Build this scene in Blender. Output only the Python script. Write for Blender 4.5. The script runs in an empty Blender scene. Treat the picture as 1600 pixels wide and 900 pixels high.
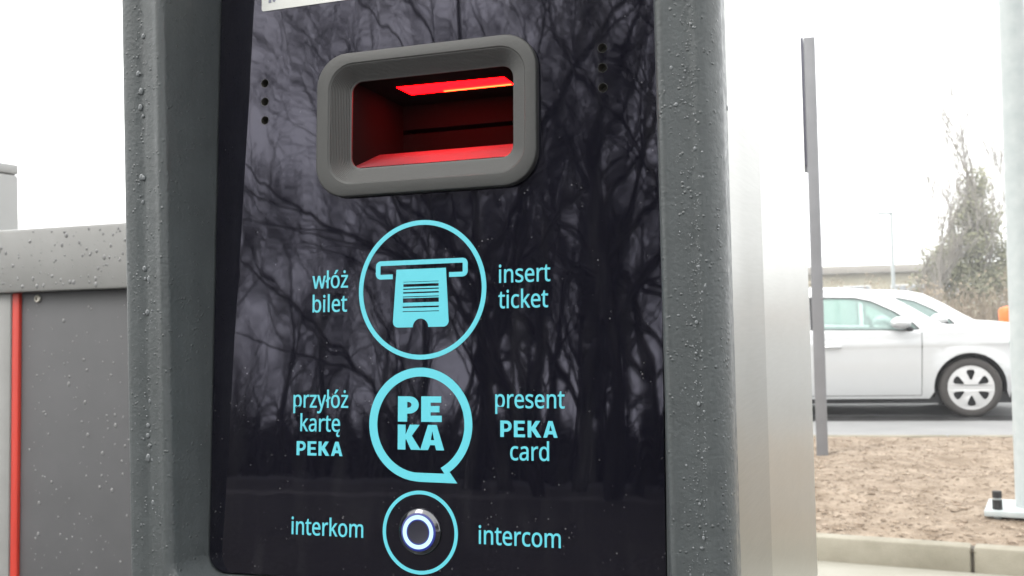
import bpy, bmesh, math, random
from mathutils import Vector, Matrix, noise
R = math.radians
SC = bpy.context.scene
COL = SC.collection

# ------------------------------------------------------------------ camera, world, sun, exposure
CAM_H = 1.22
cd = bpy.data.cameras.new('camera'); cam = bpy.data.objects.new('camera', cd); COL.objects.link(cam)
cd.sensor_width = 36.0; cd.lens = 36.0 * 1704.87 / 1600.0
cd.clip_start = 0.02; cd.clip_end = 1500
cam.location = (0, 0, CAM_H)
pi_, ro_ = R(1.3907), R(1.4482)
Fw = Vector((0, math.cos(pi_), math.sin(pi_))); R0 = Vector((1, 0, 0)); U0 = Vector((0, -math.sin(pi_), math.cos(pi_)))
Up = U0 * math.cos(ro_) + R0 * math.sin(ro_); Rt = R0 * math.cos(ro_) - U0 * math.sin(ro_)
cam.matrix_world = Matrix(((Rt.x, Up.x, -Fw.x, 0), (Rt.y, Up.y, -Fw.y, 0), (Rt.z, Up.z, -Fw.z, CAM_H), (0, 0, 0, 1)))
cd.dof.use_dof = True; cd.dof.focus_distance = 0.50; cd.dof.aperture_fstop = 36
SC.camera = cam

SUN_EL, SUN_AZ = R(48), R(-60)        # a veiled sun behind thick cloud
w = bpy.data.worlds.new('World'); SC.world = w; w.use_nodes = True
nt = w.node_tree; nt.nodes.clear()
wo = nt.nodes.new('ShaderNodeOutputWorld'); bg = nt.nodes.new('ShaderNodeBackground')
sky = nt.nodes.new('ShaderNodeTexSky'); sky.sky_type = 'NISHITA'; sky.sun_disc = False
sky.sun_elevation = SUN_EL; sky.sun_rotation = SUN_AZ; sky.dust_density = 6; sky.air_density = 1.0
mx = nt.nodes.new('ShaderNodeMix'); mx.data_type = 'RGBA'
mx.inputs[0].default_value = 0.93                       # cloud deck over the clear sky
tc = nt.nodes.new('ShaderNodeTexCoord'); ns = nt.nodes.new('ShaderNodeTexNoise')
ns.inputs['Scale'].default_value = 2.2; ns.inputs['Detail'].default_value = 5
rp = nt.nodes.new('ShaderNodeValToRGB')
rp.color_ramp.elements[0].position = .3; rp.color_ramp.elements[0].color = (8.6, 8.75, 8.9, 1)
rp.color_ramp.elements[1].position = .75; rp.color_ramp.elements[1].color = (11.2, 11.2, 10.8, 1)
nt.links.new(tc.outputs['Generated'], ns.inputs['Vector']); nt.links.new(ns.outputs['Fac'], rp.inputs[0])
nt.links.new(sky.outputs[0], mx.inputs[6]); nt.links.new(rp.outputs[0], mx.inputs[7])
nt.links.new(mx.outputs[2], bg.inputs[0]); bg.inputs[1].default_value = 0.10
nt.links.new(bg.outputs[0], wo.inputs[0])

sd = bpy.data.lights.new('sun', 'SUN'); sd.energy = 0.7; sd.angle = R(25); sd.color = (1, .97, .92)
sun = bpy.data.objects.new('sun', sd); COL.objects.link(sun)
sdir = Vector((math.sin(SUN_AZ) * math.cos(SUN_EL), -abs(math.cos(SUN_AZ)) * math.cos(SUN_EL), math.sin(SUN_EL)))
sky.sun_rotation = math.atan2(sdir.x, sdir.y)
sun.rotation_euler = sdir.to_track_quat('Z', 'Y').to_euler()

SC.view_settings.view_transform = 'Standard'; SC.view_settings.look = 'None'
SC.view_settings.gamma = 1.0; SC.view_settings.use_curve_mapping = False
SC.view_settings.exposure = 1.68
SC.cycles.use_denoising = True
SC.cycles.max_bounces = 8
SC.cycles.sample_clamp_indirect = 8

# ------------------------------------------------------------------ helpers
def link(o):
    COL.objects.link(o); return o
def tag(o, label=None, cat=None, group=None, kind=None):
    if label: o['label'] = label
    if cat: o['category'] = cat
    if group: o['group'] = group
    if kind: o['kind'] = kind
    return o
def empty(name, loc=(0, 0, 0), rz=0.0):
    o = bpy.data.objects.new(name, None); link(o); o.location = loc; o.rotation_euler = (0, 0, rz)
    o.empty_display_size = .2; return o
def obj(name, bm, mat, parent=None, smooth=35):
    me = bpy.data.meshes.new(name); bm.normal_update(); bm.to_mesh(me); bm.free()
    return fin(name, me, mat, parent, smooth)
def fin(name, me, mat, parent=None, smooth=35):
    if mat is not None and not me.materials: me.materials.append(mat)
    if smooth:
        me.polygons.foreach_set('use_smooth', [True] * len(me.polygons))
        me.set_sharp_from_angle(angle=R(smooth))
    o = bpy.data.objects.new(name, me); link(o)
    if parent: o.parent = parent
    return o
def copy_tree(o, parent=None):
    c = o.copy(); link(c)
    if parent: c.parent = parent
    for ch in list(o.children): copy_tree(ch, c)
    return c
def box(bm, x0, x1, y0, y1, z0, z1, bev=0.0):
    vs = [bm.verts.new((x, y, z)) for z in (z0, z1) for y in (y0, y1) for x in (x0, x1)]
    fs = [(0, 2, 3, 1), (4, 5, 7, 6), (0, 1, 5, 4), (2, 6, 7, 3), (0, 4, 6, 2), (1, 3, 7, 5)]
    F = [bm.faces.new([vs[i] for i in f]) for f in fs]
    if bev:
        es = {e for f in F for e in f.edges}
        bmesh.ops.bevel(bm, geom=list(es), offset=bev, segments=2, profile=.5, affect='EDGES')
def rrect(x0, x1, z0, z1, r, n=8):
    pts = []
    for cx, cz, a0 in ((x1 - r, z1 - r, 0), (x0 + r, z1 - r, 90), (x0 + r, z0 + r, 180), (x1 - r, z0 + r, 270)):
        for k in range(n + 1):
            a = R(a0 + 90 * k / n); pts.append((cx + r * math.cos(a), cz + r * math.sin(a)))
    return pts
def circ(cx, cy, r, n=64, a0=0.0):
    return [(cx + r * math.cos(a0 + 2 * math.pi * k / n), cy + r * math.sin(a0 + 2 * math.pi * k / n)) for k in range(n)]
def loft(bm, loops, close=True, flip=False, cap0=False, cap1=False):
    L = [[bm.verts.new(q) for q in lp] for lp in loops]
    n = len(L[0])
    for a, b in zip(L[:-1], L[1:]):
        for i in range(n if close else n - 1):
            j = (i + 1) % n
            f = (a[i], a[j], b[j], b[i])
            bm.faces.new(f[::-1] if flip else f)
    if cap0: bm.faces.new(L[0] if flip else L[0][::-1])
    if cap1: bm.faces.new(L[-1][::-1] if flip else L[-1])
    return L
def lathe(bm, prof, n=48, M=None, cap=False):
    loops = []
    for r, h in prof:
        lp = []
        for k in range(n):
            a = 2 * math.pi * k / n
            v = Vector((r * math.cos(a), r * math.sin(a), h))
            lp.append(M(v) if M else v)
        loops.append(lp)
    loft(bm, loops, cap1=cap)
def tube(bm, pts, rad, n=6, cap=True):
    rings = []
    up = Vector((0, 0, 1))
    for i, p in enumerate(pts):
        p = Vector(p)
        d = (Vector(pts[min(i + 1, len(pts) - 1)]) - Vector(pts[max(i - 1, 0)])).normalized()
        a = d.cross(up if abs(d.z) < .9 else Vector((1, 0, 0))).normalized(); b = d.cross(a)
        r = rad[i] if hasattr(rad, '__len__') else rad
        rings.append([p + (a * math.cos(2 * math.pi * k / n) + b * math.sin(2 * math.pi * k / n)) * r for k in range(n)])
    loft(bm, rings, cap0=cap, cap1=cap)
def fill2d(polys, ext=0.0, off=0.0):
    """closed 2D outlines (even-odd holes) filled and extruded by +-ext; returns a mesh in the xy plane"""
    cu = bpy.data.curves.new('tmp', 'CURVE'); cu.dimensions = '2D'; cu.fill_mode = 'BOTH'; cu.extrude = ext; cu.offset = off
    for P in polys:
        s = cu.splines.new('POLY'); s.points.add(len(P) - 1); s.use_cyclic_u = True
        for q, pt in zip(P, s.points): pt.co = (q[0], q[1], 0, 1)
    o = bpy.data.objects.new('tmp', cu); link(o)
    dg = bpy.context.evaluated_depsgraph_get(); dg.update()
    me = bpy.data.meshes.new_from_object(o.evaluated_get(dg))
    bpy.data.objects.remove(o); bpy.data.curves.remove(cu)
    bm = bmesh.new(); bm.from_mesh(me); bpy.data.meshes.remove(me)
    bmesh.ops.remove_doubles(bm, verts=bm.verts, dist=1e-7)
    bmesh.ops.recalc_face_normals(bm, faces=bm.faces)
    return bm

# ------------------------------------------------------------------ materials
def mat(name, col, rough=.5, metal=0.0, **kw):
    m = bpy.data.materials.new(name); m.use_nodes = True
    b = m.node_tree.nodes['Principled BSDF']
    b.inputs['Base Color'].default_value = (*col, 1); b.inputs['Roughness'].default_value = rough
    b.inputs['Metallic'].default_value = metal
    for k, v in kw.items():
        b.inputs[k.replace('_', ' ')].default_value = v
    return m
def N(m, t): return m.node_tree.nodes.new(t)
def K(m, a, b): m.node_tree.links.new(a, b)
def coords(m, scale=(1, 1, 1), which='Object'):
    t = N(m, 'ShaderNodeTexCoord'); mp = N(m, 'ShaderNodeMapping'); mp.inputs['Scale'].default_value = scale
    K(m, t.outputs[which], mp.inputs[0]); return mp.outputs[0]
def noisetex(m, vec, scale, detail=3, rough=.5):
    n = N(m, 'ShaderNodeTexNoise'); n.inputs['Scale'].default_value = scale; n.inputs['Detail'].default_value = detail
    n.inputs['Roughness'].default_value = rough; K(m, vec, n.inputs['Vector']); return n.outputs['Fac']
def ramp(m, fac, stops):
    r = N(m, 'ShaderNodeValToRGB'); cr = r.color_ramp
    while len(cr.elements) < len(stops): cr.elements.new(.5)
    for e, (p, c) in zip(cr.elements, stops): e.position = p; e.color = c if len(c) == 4 else (*c, 1)
    K(m, fac, r.inputs[0]); return r.outputs[0]
def bump(m, h, dist, strength=1.0, prev=None):
    b = N(m, 'ShaderNodeBump'); b.inputs['Distance'].default_value = dist; b.inputs['Strength'].default_value = strength
    K(m, h, b.inputs['Height'])
    if prev is not None: K(m, prev, b.inputs['Normal'])
    return b.outputs[0]
def P(m): return m.node_tree.nodes['Principled BSDF']
def maprange(m, v, a, b, c, d):
    r = N(m, 'ShaderNodeMapRange'); r.inputs[1].default_value = a; r.inputs[2].default_value = b
    r.inputs[3].default_value = c; r.inputs[4].default_value = d; K(m, v, r.inputs[0]); return r.outputs[0]
def math2(m, op, a, b):
    n = N(m, 'ShaderNodeMath'); n.operation = op
    for i, v in enumerate((a, b)):
        if isinstance(v, (int, float)): n.inputs[i].default_value = v
        else: K(m, v, n.inputs[i])
    return n.outputs[0]

def varied(name, c0, c1, scale, rough=.6, bdist=0.0, bscale=None, detail=5, metal=0.0, stretch=(1, 1, 1)):
    m = mat(name, c0, rough, metal)
    v = coords(m, stretch); f = noisetex(m, v, scale, detail, .6)
    K(m, ramp(m, f, [(.3, c0), (.7, c1)]), P(m).inputs['Base Color'])
    if bdist: K(m, bump(m, noisetex(m, v, bscale or scale * 4, 4), bdist), P(m).inputs['Normal'])
    return m

# powder-coated anthracite: orange peel plus a film of fine drizzle
def coat_mat(name, c, peel=.00024, rough=.40):
    m = mat(name, c, rough)
    v = coords(m)
    big = math2(m, 'ADD', math2(m, 'MULTIPLY', noisetex(m, v, 60, 2), .5), math2(m, 'MULTIPLY', noisetex(m, coords(m, (1, 1, .06)), 150, 4, .65), .5))
    K(m, ramp(m, big, [(.3, tuple(x * .84 for x in c)), (.7, tuple(x * 1.14 for x in c))]), P(m).inputs['Base Color'])
    n1 = bump(m, noisetex(m, v, 560, 2), peel, .9)
    vo = N(m, 'ShaderNodeTexVoronoi'); vo.inputs['Scale'].default_value = 420; K(m, v, vo.inputs['Vector'])
    drops = maprange(m, vo.outputs['Distance'], .12, .32, 1, 0)
    pick = maprange(m, noisetex(m, v, 170, 2), .5, .62, 0, 1)
    n2 = bump(m, math2(m, 'MULTIPLY', drops, pick), .0004, .8, n1)
    K(m, n2, P(m).inputs['Normal'])
    K(m, maprange(m, noisetex(m, v, 200, 3), .3, .7, rough - .1, rough + .12), P(m).inputs['Roughness'])
    return m
M_COAT = coat_mat('anthracite_coat', (.056, .0635, .0655))


M_PANEL = mat('gloss_black_glass', (.0014, .0014, .0035), .022, IOR=1.66)
P(M_PANEL).inputs['Specular Tint'].default_value = (.82, .80, 1.0, 1)
_v = coords(M_PANEL)
_sv = coords(M_PANEL, (1, 1, .35))
_b = bump(M_PANEL, noisetex(M_PANEL, _sv, 42, 1.5), .00008, 1.0)
K(M_PANEL, _b, P(M_PANEL).inputs['Normal'])
# dust specks, denser low down, and faint wipe marks
_vo = N(M_PANEL, 'ShaderNodeTexVoronoi'); _vo.inputs['Scale'].default_value = 330; K(M_PANEL, _v, _vo.inputs['Vector'])
_sp = maprange(M_PANEL, _vo.outputs['Distance'], .05, .16, 1, 0)
_sx = N(M_PANEL, 'ShaderNodeSeparateXYZ'); K(M_PANEL, _v, _sx.inputs[0])
_low = maprange(M_PANEL, _sx.outputs[2], 1.06, 1.40, 1, .25)
_pick = maprange(M_PANEL, math2(M_PANEL, 'ADD', noisetex(M_PANEL, _v, 95, 3), math2(M_PANEL, 'MULTIPLY', _low, .16)), .67, .77, 0, .26)
_dust = math2(M_PANEL, 'MULTIPLY', _sp, _pick)
_wv = coords(M_PANEL, (1, 1, .12))
_wipe = maprange(M_PANEL, noisetex(M_PANEL, _wv, 120, 6, .7), .5, .8, 0, .018)
_tot = math2(M_PANEL, 'ADD', _dust, _wipe)
_mixc = N(M_PANEL, 'ShaderNodeMix'); _mixc.data_type = 'RGBA'; K(M_PANEL, _tot, _mixc.inputs[0])
_mixc.inputs[6].default_value = (.0014, .0014, .0035, 1); _mixc.inputs[7].default_value = (.5, .5, .5, 1)
K(M_PANEL, _mixc.outputs[2], P(M_PANEL).inputs['Base Color'])

M_PRINT = mat('cyan_print', (.095, .46, .54), .35)
M_SLOT = mat('printed_grey_plastic', (.037, .038, .037), .55)
_v = coords(M_SLOT); K(M_SLOT, bump(M_SLOT, noisetex(M_SLOT, _v, 900, 2), .00012, .7), P(M_SLOT).inputs['Normal'])
M_CAVITY = mat('dark_plastic', (.008, .0085, .0085), .6, Specular_IOR_Level=0.0)
M_BLACK = mat('black_rubber', (.012, .012, .013), .7)
M_CHROME = mat('dark_chrome', (.12, .12, .125), .10, 1.0)
M_HOLE = mat('hole_lining', (.05, .048, .042), .35)
M_RAMP = mat('red_glow_plastic', (.17, .06, .07), .28)  # reddish base colour carries the light strip's red glow
def emit(name, col, s):
    m = mat(name, (.02, .02, .02), .4); P(m).inputs['Emission Color'].default_value = (*col, 1)
    P(m).inputs['Emission Strength'].default_value = s; return m
M_RED = emit('red_light', (1, .0004, .0008), 15.0)
M_CORE = emit('strip_core', (1, .02, .004), 14.0)
M_HOT = emit('red_lamp_core', (1, .10, .006), 110.0)
M_WHITE_LED = emit('white_led', (.55, .84, 1.0), .42)
M_BLUE_HALO = emit('blue_halo', (.012, .06, 1.0), .085)  # emission painted in for the blue spill around the white ring
M_BTN = mat('button_dark', (.02, .02, .03), .35)
M_STICK = mat('white_vinyl', (.60, .61, .58), .4)
M_STICKINK = mat('grey_ink', (.18, .19, .25), .5)
# brushed stainless
def steel(name, c, rough, sc=1.0):
    m = mat(name, c, rough, 1.0)
    v = coords(m, (40, 40, 900)); f = noisetex(m, v, sc, 3)
    v2 = coords(m); g = noisetex(m, v2, 700, 2)
    
    K(m, maprange(m, math2(m, 'ADD', f, noisetex(m, v2, 9, 3)), .7, 1.3, rough - .02, rough + .03), P(m).inputs['Roughness'])
    return m
M_STEEL = steel('brushed_steel', (.30, .30, .285), .34)
M_STEEL_B = steel('satin_steel', (.42, .42, .40), .30)
M_WATER = mat('rain_drop', (.12, .13, .135), .14, IOR=1.45)
M_WATER_PALE = mat('rain_drop_pale', (.19, .19, .19), .15, IOR=1.45)
M_CABLIGHT = varied('light_grey_coat', (.20, .20, .193), (.235, .235, .228), 14, .5, .00005, 500)
M_CABDARK = varied('grey_door_coat', (.058, .058, .061), (.069, .069, .073), 14, .5, .00008, 500)
M_CABPALE = varied('pale_cabinet_coat', (.24, .24, .235), (.265, .265, .26), 8, .5)
M_RED_TRIM = varied('red_trim', (.40, .028, .016), (.52, .036, .02), 40, .45, 0, None, 5, 0, (1, 1, .1))
M_SCREW = mat('screw', (.45, .43, .38), .4, 1.0)

M_TAR = varied('asphalt', (.032, .031, .031), (.055, .053, .052), 3.0, .7, .004, 220)
M_ROAD = varied('road_asphalt', (.19, .19, .19), (.24, .24, .24), 1.2, .6, .004, 160)
M_WETSHADE = varied('wet_shade_tar', (.010, .010, .011), (.02, .02, .02), 2.0, .5, .003, 160)  # wet tar, darkened further to paint in the shade under the cars
M_CONC = varied('kerb_concrete', (.17, .155, .115), (.27, .25, .20), 3.5, .85, .002, 180)
M_JOINT = mat('mortar', (.085, .075, .06), .9)
M_PAVE = varied('paving', (.24, .23, .19), (.30, .29, .25), 2.0, .8, .002, 120)
M_PATH = varied('worn_path', (.07, .065, .055), (.11, .10, .085), .5, .9)
M_BED = varied('bark_mulch', (.135, .096, .062), (.31, .25, .19), 6.0, .95, .03, 26, 8)
M_CHIP = varied('wood_chips', (.11, .072, .045), (.42, .345, .27), 14.0, .9)
M_GRASS = varied('winter_grass', (.016, .013, .010), (.032, .027, .018), .6, .95, .05, 12)
M_BARK = varied('bark', (.014, .013, .012), (.028, .026, .024), 6.0, .9, .02, 30)
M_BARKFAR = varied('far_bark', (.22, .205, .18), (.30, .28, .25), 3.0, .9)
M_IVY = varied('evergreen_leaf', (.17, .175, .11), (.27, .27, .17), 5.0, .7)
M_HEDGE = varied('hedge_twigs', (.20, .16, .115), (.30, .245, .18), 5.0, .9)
M_GALV = varied('galvanised', (.33, .365, .37), (.40, .43, .43), 14.0, .5)
M_POST = varied('grey_post_paint', (.165, .168, .18), (.20, .203, .215), 4.0, .5)
M_SIGNBACK = mat('sign_edge', (.065, .065, .09), .5)
M_ORANGE = mat('orange_plastic', (.75, .16, .03), .5)
M_WALL = varied('cream_render', (.42, .39, .29), (.50, .465, .36), .6, .9)
M_ROOFING = mat('roof_sheet', (.30, .28, .25), .8)
M_WINDOW = mat('window_glass', (.32, .34, .36), .15)

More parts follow.
